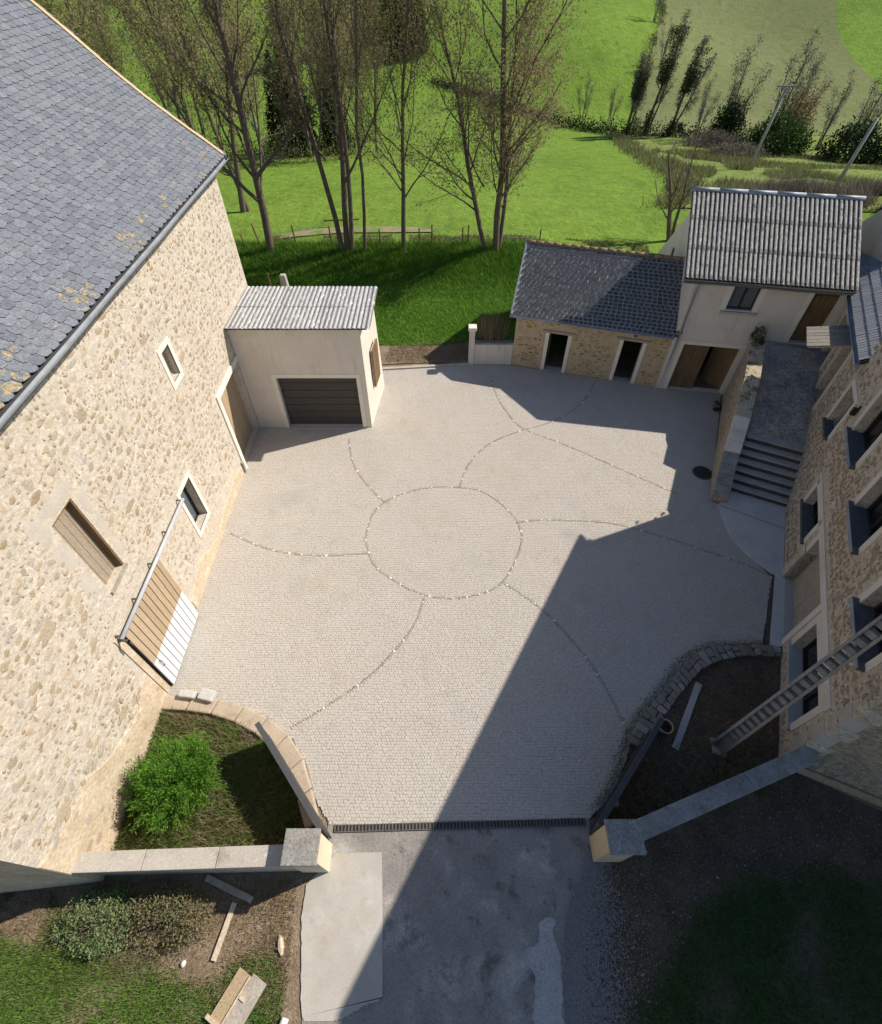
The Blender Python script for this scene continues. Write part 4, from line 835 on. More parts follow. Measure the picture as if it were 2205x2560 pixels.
for k, (a, b) in enumerate(((-7.45,-5.9), (-5.89,-4.45), (-4.44,-2.99))):
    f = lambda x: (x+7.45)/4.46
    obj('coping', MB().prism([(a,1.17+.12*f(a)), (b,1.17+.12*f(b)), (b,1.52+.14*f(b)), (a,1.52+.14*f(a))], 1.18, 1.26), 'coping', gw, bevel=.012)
gw = thing('garden_wall', 'low wall with a grey shaded coping running from the ochre pillar to the farmhouse corner', 'wall', (6.1, 2.6, 0))
wf = Fr((3.94,1.86,0), (4.3,1.5,0), (-1.5,4.3,0)); WL = 4.7
obj('body', MB().box(wf, 0, WL, -.14, .14, -.05, 1.17), 'ramp_wall', gw)
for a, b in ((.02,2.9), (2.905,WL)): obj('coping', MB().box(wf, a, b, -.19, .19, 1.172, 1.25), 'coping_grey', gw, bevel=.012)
def gate(label, hx, hy, ex, ey, h):
    g = thing('gate_leaf', label, 'gate', (hx, hy, 0), 'wooden leaves of the open gate')
    L = math.hypot(ex-hx, ey-hy); f = Fr((hx, hy, 0), (ex-hx, ey-hy, 0), (-(ey-hy), ex-hx, 0)); n = 15; wd = L/n
    for k in range(n):
        t = k/(n-1); hh = h*(1-.03*math.sin(t*3)); obj('board', MB().box(f, k*wd+.004, (k+1)*wd-.004, -.02, .02, .05, hh+random.uniform(-.01, .01)), 'wood_dark', g)
    for z in (.3, h-.06):
        obj('rail', MB().box(f, .02, L-.02, .022, .065, z-.06, z+.035), 'wood_dark', g)
    obj('cap_rail', MB().box(f, 0, L, -.04, .075, h+.012, h+.045), 'wood_dark', g)
    obj('hinge', MB().box(f, -.05, .3, -.035, -.022, h-.25, h-.2).box(f, -.05, .3, -.035, -.022, .3, .35), 'iron', g)
gate('sunlit dark plank gate leaf swung open against the sandy bed curb', -2.44, 1.92, -4.22, 4.02, 1.30)
gate('shaded dark plank gate leaf swung open beside the earth bed', 3.32, 2.02, 5.2, 4.15, 1.15)
# bed edgings
cb = thing('bed_curb', 'low sandy curb curving round the bush bed at the barn door', 'curb', (-5, 4.6, 0))
out = smooth_path([(-7.26,5.14), (-6.83,5.09), (-5.97,5.06), (-5.19,4.88), (-4.44,4.57), (-3.72,4.07), (-3.27,3.46), (-2.96,2.76), (-2.74,2.27)], 9)
inn = smooth_path([(-7.26,4.77), (-6.72,4.75), (-5.9,4.64), (-5.2,4.42), (-4.55,4.10), (-3.95,3.6), (-3.55,3.05), (-3.25,2.5), (-3.05,2.1)], 9)
for i in range(8):
    a, b, c, d = out[i], out[i+1], inn[i+1], inn[i]; t = random.uniform(-.006, .006)
    g_ = .004; a2 = a+(b-a)*g_; b2 = b-(b-a)*g_; c2 = c+(d-c)*g_; d2 = d-(d-c)*g_
    obj('curb_stone', MB().prism([a2, b2, c2, d2], -.03, .1+t), 'curb', cb, bevel=.045)
es = thing('stone_edging', 'curved edging of rough flat stones round the dark earth bed by the farmhouse', 'edging', (7.2, 5.9, 0))
out = smooth_path([(9.5,6.52), (9.0,6.57), (8.2,6.52), (7.44,6.45), (6.77,6.09), (6.01,5.39), (5.42,4.86), (4.95,4.36), (4.68,3.95)], 30)
inn = smooth_path([(9.45,6.22), (9.0,6.24), (8.3,6.22), (7.6,6.08), (7.0,5.78), (6.33,5.2), (5.75,4.62), (5.28,4.15), (4.98,3.78)], 30)
for i in range(29):
    a, b, c, d = out[i], out[i+1], inn[i+1], inn[i]; cut = random.uniform(.35, .65); t = random.uniform(.06, .13)
    j = lambda p: (p[0]+random.uniform(-.02, .02), p[1]+random.uniform(-.02, .02))
    if random.random() < .55:
        m1 = a*(1-cut)+d*cut; m2 = b*(1-cut)+c*cut
        obj('edging_stone', MB().prism([j(a*.96+b*.04), j(b*.96+a*.04), j(m2*.97+m1*.03), j(m1*.97+m2*.03)], -.03, t), 'edge_stone', es, bevel=.022)
        obj('edging_stone', MB().prism([j(m1*.95+m2*.05+(d-a)*.04), j(m2*.95+m1*.05+(c-b)*.04), j(c*.97+d*.03), j(d*.97+c*.03)], -.03, t+random.uniform(-.03, .04)), 'edge_stone', es, bevel=.022)
    else: obj('edging_stone', MB().prism([j(a*.96+b*.04), j(b*.96+a*.04), j(c*.96+d*.04), j(d*.96+c*.04)], -.03, t), 'edge_stone', es, bevel=.022)
# drains
def drain(label, p, q, wd, n):
    d = thing('channel_drain', label, 'drain', (p[0], p[1], 0)); L = math.hypot(q[0]-p[0], q[1]-p[1]); f = Fr((p[0],p[1],0), (q[0]-p[0],q[1]-p[1],0), (-(q[1]-p[1]),q[0]-p[0],0))
    obj('channel', MB().box(f, 0, L, -wd/2, wd/2, -.06, .012), 'black', d)
    for k in range(n):
        a0 = k*L/n+.012; a1 = (k+1)*L/n-.012; t = MB(); t.box(f, a0, a1, -wd/2, -wd/2+.018, .013, .026); t.box(f, a0, a1, wd/2-.018, wd/2, .013, .026); nb = max(4, int((a1-a0)/.075))
        for j in range(nb+1): x = a0+(a1-a0-.032)*j/nb; t.box(f, x, x+.032, -wd/2+.019, wd/2-.019, .013, .025)
        obj('grate', t, 'iron', d)
drain('long iron channel drain crossing the gateway', (-2.42,2.12), (3.28,2.26), .15, 5)
drain('narrow channel drain along the farmhouse door slab', (9.13,6.58), (10.36,8.93), .06, 3)
# concrete pole
pole = thing('concrete_pole', 'square notched concrete utility pole rising beside the farmhouse corner', 'utility pole', (6.87, 3.86, 0))
ang = math.atan2(.30, .95); pf = Fr((6.87,3.86,0), (.5,-.87,0), (.87,.5,0))
PH = 7.4
def tap(z): return 1-.35*z/PH
for s_ in (-1, 1):
    V = []
    for z in (-.05, PH):
        k = tap(z)
        for a in ((s_*.15-.035, s_*.15+.035) ):
            for b in (-.13, .13): V.append(pf(a*k, b*k, z))
    obj('flange', MB().add(V, [(0,1,3,2), (4,6,7,5), (0,4,5,1), (2,3,7,6), (0,2,6,4), (1,5,7,3)]), 'pole', pole, bevel=.01)
zz = .0; first = True
while zz < PH:
    k = tap(zz); ln = .75 if first else .15; obj('web_block', MB().box(pf, -.114*k, .114*k, -.06*k, .06*k, zz, zz+ln), 'pole', pole, bevel=.01); zz += ln+.13; first = False
obj('collar', MB().prism([(6.67,3.72), (6.98,3.62), (7.05,3.98), (6.74,4.1)], -.03, .06), 'concrete', pole, bevel=.02)

# ================================================================== PLANTER WALL AND BITS BEHIND
pw_ = thing('planter_wall', 'short cream wall with a tall end post at the left of the shed', 'wall', (2.2, 20.4, 0))
obj('post', MB().box(WORLD, 1.24, 1.48, 20.34, 20.6, -.05, 1.68), 'render', pw_, bevel=.01); obj('post_cap', MB().box(WORLD, 1.18, 1.54, 20.28, 20.66, 1.68, 1.84), 'render_white', pw_, bevel=.03)
obj('panel', MB().box(WORLD, 1.482, 3.19, 20.39, 20.58, -.05, 1.0), 'render', pw_); obj('coping', MB().box(WORLD, 1.482, 3.2, 20.35, 20.62, 1.002, 1.08), 'coping_grey', pw_, bevel=.012)
cp = thing('concrete_stump', 'tapered weathered concrete post top poking up behind the garage roof', 'post', (-6.45,20.9,-.03))
obj('post', MB().add([(-6.85,20.7,-.05), (-6.05,20.7,-.05), (-6.05,21.2,-.05), (-6.85,21.2,-.05), (-6.55,20.82,3.85), (-6.33,20.82,3.85), (-6.33,21.05,3.85), (-6.55,21.05,3.85)], [(0,1,5,4), (1,2,6,5), (2,3,7,6), (3,0,4,7), (4,5,6,7)]), 'concrete', cp, bevel=.04)
obj('slot', MB().add([(-6.62,20.69,.5), (-6.46,20.69,.5), (-6.46,20.795,3.6), (-6.54,20.795,3.6)], [(0,1,2,3)]), 'wood_grey', cp)
rd = obj('rusty_rod', MB().tube([(-7.0,20.9,-.05), (-6.98,20.92,2), (-7.03,20.9,3.9)], .03, 6), 'wood_brown', base=(-7,20.9,0)); tag(rd, 'thin rusty rod standing left of the concrete post top behind the garage', 'rod')

# ================================================================== LOOSE THINGS
def board(name, label, cat, p, q, wd, th, m, z=0.0, group=None, tilt=0):
    f = Fr((p[0],p[1],z), (q[0]-p[0],q[1]-p[1],0), (-(q[1]-p[1]),q[0]-p[0],0)); L = math.hypot(q[0]-p[0], q[1]-p[1])
    t = MB(); n = 6; V = []
    for i in range(n):
        a = L*i/(n-1); wv_ = wd*(1+random.uniform(-.06, .06)); zz_ = tilt*a
        V += [f(a,-wv_/2,zz_), f(a,wv_/2,zz_), f(a,wv_/2,th+zz_), f(a,-wv_/2,th+zz_)]
    F = [(i*4+j, i*4+(j+1) % 4, (i+1)*4+(j+1) % 4, (i+1)*4+j) for i in range(n-1) for j in range(4)]+[(3,2,1,0), (n*4-4,n*4-3,n*4-2,n*4-1)]
    t.add(V, F); o = obj(name, t, m, base=((p[0]+q[0])/2, (p[1]+q[1])/2, z), bevel=.006); return tag(o, label, cat, group)
board('timber', 'grey timber half in the shadow of the pale pillar', 'timber', (-5.03,1.22), (-3.95,.83), .13, .06, 'wood_grey', -.02, None)
board('timber', 'pale straight timber lying on the brown soil below the shadow', 'timber', (-4.31,.79), (-4.49,-.13), .10, .06, 'wood_pale', -.02)
board('timber', 'long grey timber lying in the dark earth bed', 'timber', (6.91,5.48), (5.78,3.82), .16, .05, 'concrete_blue', -.02)
pl = thing('board_stack', 'two weathered boards lying on the grass near the driveway', 'boards', (-3.8,-.65,0))
pfm = Fr((-4.30,-.93,.0), (.38,.68,0), (-.68,.38,0))
obj('board', MB().box(pfm, 0, .80, -.26, .03, 0, .05), 'wood_tan', pl, bevel=.008); obj('board', MB().box(pfm, -.04, .86, -.60, -.268, .0, .07), 'wood_grey', pl, bevel=.008)
obj('batten', MB().box(pfm, -.05, .02, -.255, .09, .052, .1), 'wood_pale', pl, bevel=.006); obj('rim', MB().box(pfm, .03, .80, -.268, -.235, .052, .085), 'wood_pale', pl); obj('chip', MB().box(pfm, .46, .51, -.40, -.28, .072, .1), 'wood_pale', pl)
V, F = SP[3]; o = obj('loose_stone', MB().add(np.array([-5.08,-.18,-.02])+V@np.diag([.1,.14,.06]), F), 'sett_white', base=(-5.08,-.18,0), smooth=True); tag(o, 'small white stone lying on bare soil by the lawn', 'stone')
o = obj('pipe_end', MB().tube([(-2.98,-1.15,.05), (-2.9,-.93,.05)], .07, 10), 'paint_white', base=(-2.94,-1.04,0), smooth=True); tag(o, 'white pipe end beside the driveway at the bottom edge', 'pipe')
o = obj('split_stump', MB().add(np.array([-3.2,.12,-.03])+SP[2][0]@np.array([[.12,.05,0],[-.12,.34,0],[0,0,.12]]), SP[2][1]), 'wood_pale', base=(-3.2,.12,0)); tag(o, 'split pale stump remnant beside the driveway edge', 'stump')
for i, (x, y, sx_, sy_, lb_) in enumerate([(-6.62,5.12,.44,.2,'long grey block on the sandy curb, left of two'), (-6.1,5.1,.42,.3,'square pale block on the sandy curb, right of two')]):
    o = obj('stone_block', MB().box(Fr((x,y,.08), (1,-.12*(i+1),0), (.12*(i+1),1,0)), -sx_/2, sx_/2, -sy_/2, sy_/2, 0, .16), 'rock', base=(x,y,.08), bevel=.04); tag(o, lb_, 'stone block')
bk = thing('wire_basket', 'rusty round basket frame standing on the dark earth beside the gate leaf', 'basket', (5.6,4.28,0))
an = np.linspace(0, 2*np.pi, 20); obj('rim', MB().tube([(5.6+.17*math.cos(a), 4.28+.17*math.sin(a), .28) for a in an], .016, 6, cap=False), 'shed_mortar', bk, smooth=True)
obj('wall', MB().add([(5.6+rr*math.cos(a), 4.28+rr*math.sin(a), zc) for rr, zc in ((.13, .0), (.165, .27)) for a in an[:-1]], [(i, (i+1) % 19, 19+(i+1) % 19, 19+i) for i in range(19)]+[tuple(range(19))]), 'iron', bk, solid=.008)
V, F = SP[1]; o = obj('loose_stone', MB().add(np.array([4.05,2.62,-.02])+V@np.diag([.17,.2,.14]), F), 'rock', base=(4.05,2.62,0), smooth=True); tag(o, 'rounded stone in the dark bed behind the ochre pillar', 'stone')

# ================================================================== PLANTS
def quads(P, sx, sy, nrm=None, seed=0, up=.0):
    """leaf quads: P (n,3); random orientation"""
    r = np.random.default_rng(seed); n = len(P)
    d = r.normal(0, 1, (n, 3)); d[:, 2] += up; d /= np.linalg.norm(d, axis=1)[:, None]
    e = np.cross(d, r.normal(0, 1, (n, 3))); e /= np.linalg.norm(e, axis=1)[:, None]+1e-9
    a = d*(np.asarray(sy)*r.uniform(.6, 1.3, n))[:, None]; b = e*(np.asarray(sx)*r.uniform(.6, 1.3, n))[:, None]
    V = np.stack([P, P+a*.5+b*.5, P+a, P+a*.5-b*.5], 1).reshape(-1, 3); F = np.arange(4*n).reshape(-1, 4)
    return V, F, r.random(n)
def blades(X, Y, Z, h, wd, lean, seed):
    r = np.random.default_rng(seed); n = len(X); a = r.uniform(0, 2*np.pi, n); b = a+r.uniform(.8, 2.2, n)
    h = h*r.uniform(.5, 1.3, n); le = lean*r.uniform(0, 1.2, n)*h
    base = np.stack([X, Y, Z], -1); ww = wd*r.uniform(.6, 1.3, n)
    s = np.stack([np.cos(b)*ww, np.sin(b)*ww, 0*ww], -1); tip = base+np.stack([np.cos(a)*le, np.sin(a)*le, h], -1)
    V = np.stack([base-s, base+s, tip], 1).reshape(-1, 3); return V, np.arange(3*n).reshape(-1, 3), r.random(n)
def patchy(X, Y, s, seed):
    r = np.random.default_rng(seed); v = 0
    for k in range(5):
        a = r.uniform(0, 6.28); f = s*r.uniform(.6, 2.2); v = v+np.sin((X*math.cos(a)+Y*math.sin(a))*f+r.uniform(0, 6))
    return v/5
def scatter(poly, n, seed):
    p = np.array(poly); r = np.random.default_rng(seed); X = r.uniform(p[:, 0].min(), p[:, 0].max(), n*2); Y = r.uniform(p[:, 1].min(), p[:, 1].max(), n*2)
    k = inpoly(X, Y, poly); return X[k][:n], Y[k][:n]
def stuff(name, geo, m): return tag(obj(name, geo, m), kind='stuff')
# lawn bottom left
LAWN = [(-11,.6), (-9.2,.25), (-8.2,.05), (-7.3,.02), (-6.3,-.05), (-5.4,-.35), (-4.5,-.55), (-4.05,-.15), (-3.3,-.05), (-3.0,-.5), (-2.95,-3), (-11,-3)]
X, Y = scatter(LAWN, 110000, 1); X = X+np.random.default_rng(33).normal(0, .09, len(X)); Y = Y+np.random.default_rng(34).normal(0, .09, len(X)); k = (X < -3.0) & (patchy(X, Y, 2.2, 3)+np.random.default_rng(2).normal(0, .35, len(X)) > -.28); X, Y = X[k], Y[k]
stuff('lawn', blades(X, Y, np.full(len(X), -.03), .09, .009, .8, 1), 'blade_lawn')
X, Y = scatter([(-9.6,1.2), (-7.3,1.2), (-3.1,1.2), (-2.95,-.9), (-6,-.4), (-9.6,.4)], 26000, 4); k = patchy(X, Y, 2.0, 8)+np.random.default_rng(2).normal(0, .4, len(X)) > .05; X, Y = X[k], Y[k]
stuff('dry_grass', blades(X, Y, np.full(len(X), -.03), .08, .008, 1.5, 5), 'dry')
X, Y = scatter([(-11,1.0), (-8.4,1.1), (-7.5,.3), (-5.5,-.1), (-7,-.6), (-11,-.6)], 20000, 6); k = patchy(X, Y, 2.0, 9) > -.1; X, Y = X[k], Y[k]
stuff('thin_grass', blades(X, Y, np.full(len(X), -.03), .07, .007, 1.2, 6), 'weed')
# lawn bottom right, in shade
RL = [(3.3,-3), (3.5,-1.0), (4.62,-.15), (5.09,.45), (5.7,.85), (6.59,1.17), (7.5,1.2), (8.39,1.25), (10.5,.9), (12,-3)]
X, Y = scatter(RL, 90000, 7); X = X+np.random.default_rng(31).normal(0, .16, len(X)); Y = Y+np.random.default_rng(32).normal(0, .16, len(X)); k = patchy(X, Y, 1.8, 5)+np.random.default_rng(3).normal(0, .35, len(X)) > -.35; X, Y = X[k], Y[k]
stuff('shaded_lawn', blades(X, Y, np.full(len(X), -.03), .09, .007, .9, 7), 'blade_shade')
X, Y = scatter([(3.4,-2), (3.6,1.3), (4.2,1.6), (8.2,3.0), (11,2), (9,1.2), (6,1), (4.6,-.2), (3.5,-2)], 8000, 8)
stuff('leaf_litter', quads(np.stack([X, Y, np.full(len(X), -.012)], -1), .022, .04, seed=8), 'dry')
r = np.random.default_rng(5); Y = r.uniform(-2.5, 1.7, 26000); X = np.interp(Y, [-2.5, 0, .7, 1.3, 1.7], [2.3, 2.5, 2.7, 3.1, 3.4])+np.abs(r.normal(0, .55, 26000))*np.clip(1.1-(Y-.4)/1.6, .25, 1)-.12+r.normal(0, .05, 26000)
k = X < 5.2; X, Y = X[k], Y[k]; n = len(X); s = r.uniform(.007, .021, n); c4 = np.array([[1,0,0],[0,1,0],[-1,0,0],[0,-1,0],[0,0,.8]])
V = (np.stack([X, Y, np.full(n, -.016)], -1)[:, None]+c4[None]*s[:, None, None]).reshape(-1, 3); bi = np.arange(n)[:, None, None]*5
F = (bi+np.array([[0,1,4],[1,2,4],[2,3,4],[3,0,4]])[None]).reshape(-1, 3)
Xc, Yc = scatter([(3.4,-2), (3.6,1.3), (4.2,1.6), (8.2,3.0), (11,2), (6,.9), (4.6,-.2), (3.5,-2)], 120, 48); rc = np.random.default_rng(48); sc_ = rc.uniform(.006, .022, len(Xc))
Vc = (np.stack([Xc, Yc, np.full(len(Xc), -.018)], -1)[:, None]+c4[None]*sc_[:, None, None]*rc.uniform(.5, 1.4, (len(Xc), 1, 3))).reshape(-1, 3); Fc = (np.arange(len(Xc))[:, None, None]*5+np.array([[0,1,4],[1,2,4],[2,3,4],[3,0,4]])[None]).reshape(-1, 3)
stuff('pale_chips', (Vc, Fc, np.repeat(rc.random(len(Xc)), 4)), 'rock')
stuff('pebbles', (V, F, np.repeat(r.random(n), 4)), 'pebble')
# beds
X, Y = scatter([(-7.2,4.7), (-5.3,4.4), (-3.6,3.1), (-3.1,1.75), (-7.2,1.6)], 12000, 9)
stuff('bed_weeds', blades(X, Y, np.full(len(X), -.02), .2, .011, 1.3, 9), 'weed')
X, Y = scatter([(-5.4,4.4), (-4.4,4.1), (-3.5,3.2), (-3.3,2.2), (-4.3,2.0), (-5.0,3.0)], 16000, 29); k = patchy(X, Y, 2.2, 19) > -.25; X, Y = X[k], Y[k]
stuff('bed_grass', blades(X, Y, np.full(len(X), -.02), .16, .010, 1.1, 29), 'blade_lawn')
X, Y = scatter([(-7.2,4.7), (-5.0,4.4), (-3.5,3.1), (-3.1,1.75), (-5.5,1.6)], 3800, 10)
stuff('dry_stalks', blades(X, Y, np.full(len(X), -.02), .26, .008, 1.2, 10), 'dry')
X, Y = scatter([(3.6,2.4), (4.1,2.1), (8.1,3.6), (8.6,5.0), (5.2,3.6), (4.9,3.6)], 9000, 11)
stuff('bed_litter', blades(X, Y, np.full(len(X), -.02), .12, .009, 1.8, 11), 'dry')
X, Y = scatter([(5.2,3.9), (8.0,3.7), (9.3,6.1), (7.2,5.8)], 5000, 12)
stuff('bed_debris', quads(np.stack([X, Y, np.full(len(X), -.015)], -1), .02, .04, seed=12), 'dry')
X, Y = [], []
Q = smooth_path([(9.3,6.62), (8.2,6.58), (7.4,6.5), (6.7,6.13), (6.0,5.45), (5.4,4.9), (4.9,4.4), (4.5,3.8), (4.1,3.1), (3.6,2.5)], 4000); r = np.random.default_rng(6)
stuff('edge_moss', blades(Q[:, 0]+r.normal(0, .09, 4000), Q[:, 1]+r.normal(0, .09, 4000), np.zeros(4000), .05, .008, 1.2, 13), 'weed')
# bank of longer grass behind the yard
BK = [(-14,21.7), (-3,21.9), (0,21.9), (3.2,22.6), (3.4,24), (9,25), (9,30.4), (-14,30.4)]
X, Y = scatter(BK, 190000, 14); r = np.random.default_rng(7)
pt = patchy(X, Y, 1.0, 4); k = pt+r.normal(0, .3, len(X)) > -.55; X, Y, pt = X[k], Y[k], pt[k]
hh = .14+.20*np.clip((Y-26)/2.5, 0, 1)*np.clip((31-Y)/1.2, 0, 1)
V, F, rv = blades(X, Y, tz(X, Y)+.01, hh, .016, .9, 14); stuff('bank_grass', (V, F, np.clip(rv*.45+.55-.45*np.clip((Y-25.5)/2.5, 0, 1)+.25*pt, 0, 1)), 'blade_bank')  # blades darken up the slope: the bank's shade put into their colour
X, Y = scatter([(-12,30.2), (4,30.2), (12,30.6), (12,31.6), (-12,31.4)], 11000, 15); k = patchy(X, Y, 1.6, 2) > .0; X, Y = X[k], Y[k]
stuff('fence_grass', blades(X, Y, tz(X, Y), .15, .018, 1.1, 15), 'fence_blade')
X, Y = scatter([(-2.6,20.5), (3.0,20.7), (3.2,22.4), (.8,22.2), (-2.4,21.8)], 6000, 17); stuff('dry_verge', blades(X, Y, tz(X, Y)+.03, .1, .012, 1.5, 17), 'dry')

def blob_leaves(c, rad, n, sx, sy, seed, up=.3, shell=.55, lump=6, zfloor=0.02):
    """leaves gathered into clumps through an ellipsoid"""
    r = np.random.default_rng(seed); k = max(8, n//60)
    d = r.normal(0, 1, (k, 3)); d /= np.linalg.norm(d, axis=1)[:, None]; d[:, 2] = np.abs(d[:, 2])*1.0-.15*(r.random(k) < .3)
    cc = d*(r.uniform(shell, 1.0, k)**.5)[:, None]
    idx = r.integers(0, k, n); P = cc[idx]+r.normal(0, .14, (n, 3)); P = P*np.array(rad)+np.array(c); P[:, 2] = np.maximum(P[:, 2], c[2]+zfloor)
    V, F, rv = quads(P, np.full(n, sx), np.full(n, sy), seed=seed+1, up=up); tone = r.random(k)[idx]
    return V, F, np.clip(tone*.75+rv*.25, 0, 1)
def stems(c, rad, n, m, parent, seed):
    r = np.random.default_rng(seed); t = MB()
    for k in range(n):
        a = r.uniform(0, 6.28); q = r.uniform(.3, .85); e = (c[0]+rad[0]*q*math.cos(a), c[1]+rad[1]*q*math.sin(a), c[2]+rad[2]*r.uniform(.4, .85))
        t.tube([c, (c[0]*.6+e[0]*.4, c[1]*.6+e[1]*.4, c[2]+(e[2]-c[2])*.55), e], [.03*rad[0]+.008, .02*rad[0]+.005, .004], 4)
    return obj('stem', t, m, parent)
def bush(name, label, cat, c, rad, n, sx, sy, m, seed, group=None, up=.3, shell=.55, stem='bark', ns=14):
    b = thing(name, label, cat, c, group); stems(c, rad, ns, stem, b, seed); obj('foliage', blob_leaves(c, rad, n, sx, sy, seed, up, shell), m, b); return b
# bright feathery bush: plumes rising and arching outwards
fb = thing('feathery_bush', 'big bright green feathery bush in the bed beside the barn', 'bush', (-6.05,3.0,0))
r = np.random.default_rng(44); PV = []; PF = []; PR = []; t = MB(); off = 0
for k in range(330):
    a = r.uniform(0, 6.28); q = r.uniform(.0, 1)**.6; ln = r.uniform(.9, 1.4); tip = np.array([-6.05+1.14*q*math.cos(a)*r.uniform(.8, 1.15), 3.0+1.02*q*math.sin(a)*r.uniform(.8, 1.15), ln*(1.22-.62*q)])
    b0_ = np.array([-6.05+.22*q*math.cos(a), 3.0+.22*q*math.sin(a), 0]); mid = b0_*.5+tip*.5+np.array([0,0,.22])
    tt = np.linspace(0, 1, 5)[:, None]; pts = (1-tt)**2*b0_+2*tt*(1-tt)*mid+tt**2*tip; t.tube(pts, [.008, .007, .006, .004, .002], 3, cap=False)
    nn = 95; u = r.uniform(.3, 1.0, nn)[:, None]; P = (1-u)**2*b0_+2*u*(1-u)*mid+u**2*tip+r.normal(0, .045, (nn, 3))
    dr_ = (tip-mid)/np.linalg.norm(tip-mid); d = dr_+r.normal(0, .55, (nn, 3)); d /= np.linalg.norm(d, axis=1)[:, None]; e = np.cross(d, r.normal(0, 1, (nn, 3))); e /= np.linalg.norm(e, axis=1)[:, None]
    L_ = r.uniform(.05, .11, nn)[:, None]; W_ = r.uniform(.006, .011, nn)[:, None]; V = np.stack([P, P+d*L_*.5+e*W_, P+d*L_, P+d*L_*.5-e*W_], 1).reshape(-1, 3)
    PV.append(V); PF.append(np.arange(4*nn).reshape(-1, 4)+off); off += 4*nn; PR.append(np.clip(r.random()*.6+r.random(nn)*.4, 0, 1))
obj('stem', t, 'bush_green', fb); obj('foliage', (np.concatenate(PV), np.concatenate(PF), np.concatenate(PR)), 'fern', fb)
bush('round_shrub', 'rounded grey green shrub on the soil below the garden wall', 'shrub', (-6.95,.48,-.03), (.80,.56,.48), 5400, .03, .055, 'shrub', 51, 'shrubs below the garden wall', ns=18)
bush('round_shrub', 'half dry shrub with brown leaves right of the grey green one', 'shrub', (-5.62,.55,-.03), (.85,.52,.5), 4600, .03, .055, 'shrub_brown', 52, 'shrubs below the garden wall', ns=18)
g_ = thing('dry_grass_tuft', 'upright brown dry grass tuft behind the planter wall', 'grass tuft', (2.35,21.1,0))
r = np.random.default_rng(3); X = 2.3+r.normal(0, .25, 1800); Y = 20.95+r.normal(0, .16, 1800); obj('stalk', blades(X, Y, np.full(1800, .3), 1.5, .016, .25, 21), 'dry', g_)
bush('wall_shrub', 'dark leafless looking shrub on the ramp wall end against the cream house', 'shrub', (12.0,17.75,2.75), (.26,.26,.6), 900, .03, .07, 'ivy', 61, ns=6)
bush('ground_ivy', 'small dark ivy clump on the yard at the foot of the ramp wall', 'ivy', (11.45,17.3,0), (.28,.3,.2), 500, .03, .06, 'ivy', 62, ns=4)

# trees
class TreeGeo:
    def __init__(s, seed): s.r = np.random.default_rng(seed); s.V = []; s.F = []; s.n = 0; s.tips = []; s.w = []; s.h = 1.0
    def push(s, pts, rad, n):
        V, F = tube(np.array(pts), np.array(rad), n); s.V.append(V); s.F.append(F+s.n); s.n += len(V)
    def grow(s, p, d, L, rad, lvl, cfg):
        r = s.r; ns = cfg['seg'][lvl]; pts = [np.array(p, float)]; dirs = [np.array(d, float)]
        for i in range(ns):
            d = d+r.normal(0, cfg['wob'][lvl], 3)+np.array([0, 0, cfg['up'][lvl]]); d = d/np.linalg.norm(d)
            pts.append(pts[-1]+d*L/ns); dirs.append(d)
        rr = np.linspace(rad, rad*cfg['tip'][lvl], ns+1); s.push(pts, rr, cfg['sides'][lvl]); pts = np.array(pts)
        if lvl == len(cfg['kids']):
            s.tips.append(pts); s.w.append(s.h); return
        for k in range(cfg['kids'][lvl]):
            t = cfg['t0'][lvl]+(1-cfg['t0'][lvl])*((k+r.uniform(.1, .9))/cfg['kids'][lvl]); t = min(t, .98); i = int(t*ns); f = t*ns-i; q = pts[i]*(1-f)+pts[min(i+1, ns)]*f; dd = dirs[min(i+1, ns)]
            o = np.cross(dd, r.normal(0, 1, 3)); o /= np.linalg.norm(o); an = cfg['ang'][lvl]*r.uniform(.7, 1.3)
            nd = dd*math.cos(an)+o*math.sin(an); ln = L*cfg['len'][lvl]*r.uniform(.6, 1.15)*(1-cfg['shape'][lvl]*t)
            s.grow(q, nd, ln, max(.004, np.interp(t, [0, 1], [rad, rad*cfg['tip'][lvl]])*cfg['rk'][lvl]), lvl+1, cfg)
CFG = dict(seg=[9, 6, 4, 3], wob=[.045, .12, .16, .2], up=[.03, .10, .07, .04], tip=[.18, .25, .3, .4], sides=[8, 5, 3, 3], kids=[24, 9, 6], t0=[.26, .2, .15], ang=[.62, .65, .7], len=[.34, .42, .5], shape=[.45, .35, .2], rk=[.42, .5, .55])
def tree_mesh(seed, stems_, cfg, nleaf, lsx, lsy, spread=.12):
    g = TreeGeo(seed)
    for (ox, oy, lx, ly, h, rad, *oz) in stems_:
        g.h = (h/17)**2*(.35 if oz else 1); g.grow((ox, oy, oz[0] if oz else -.1), np.array([lx, ly, 1.])/math.sqrt(lx*lx+ly*ly+1), h, rad, 0, cfg)
    T = np.array([t for t in g.tips]); r = g.r; W_ = np.array(g.w); idx = r.choice(len(T), nleaf, p=W_/W_.sum()); j = r.integers(0, T.shape[1], nleaf)
    P = T[idx, j]+r.normal(0, spread, (nleaf, 3)); V, F, rv = quads(P, np.full(nleaf, lsx), np.full(nleaf, lsy), seed=seed+5, up=.1)
    tone = r.random(len(T))[idx]; return np.concatenate(g.V), np.concatenate(g.F), V, F, np.clip(.6*tone+.4*rv, 0, 1)
def tree(name, label, loc, geo, mw, ml, group, cat='tree'):
    t = thing(name, label, cat, loc, group); b = np.array(loc); WV, WF, LV, LF, LR = geo
    obj('trunk', (WV+b, WF, np.zeros(len(WF))), mw, t, smooth=True); obj('crown', (LV+b, LF, LR), ml, t); return t
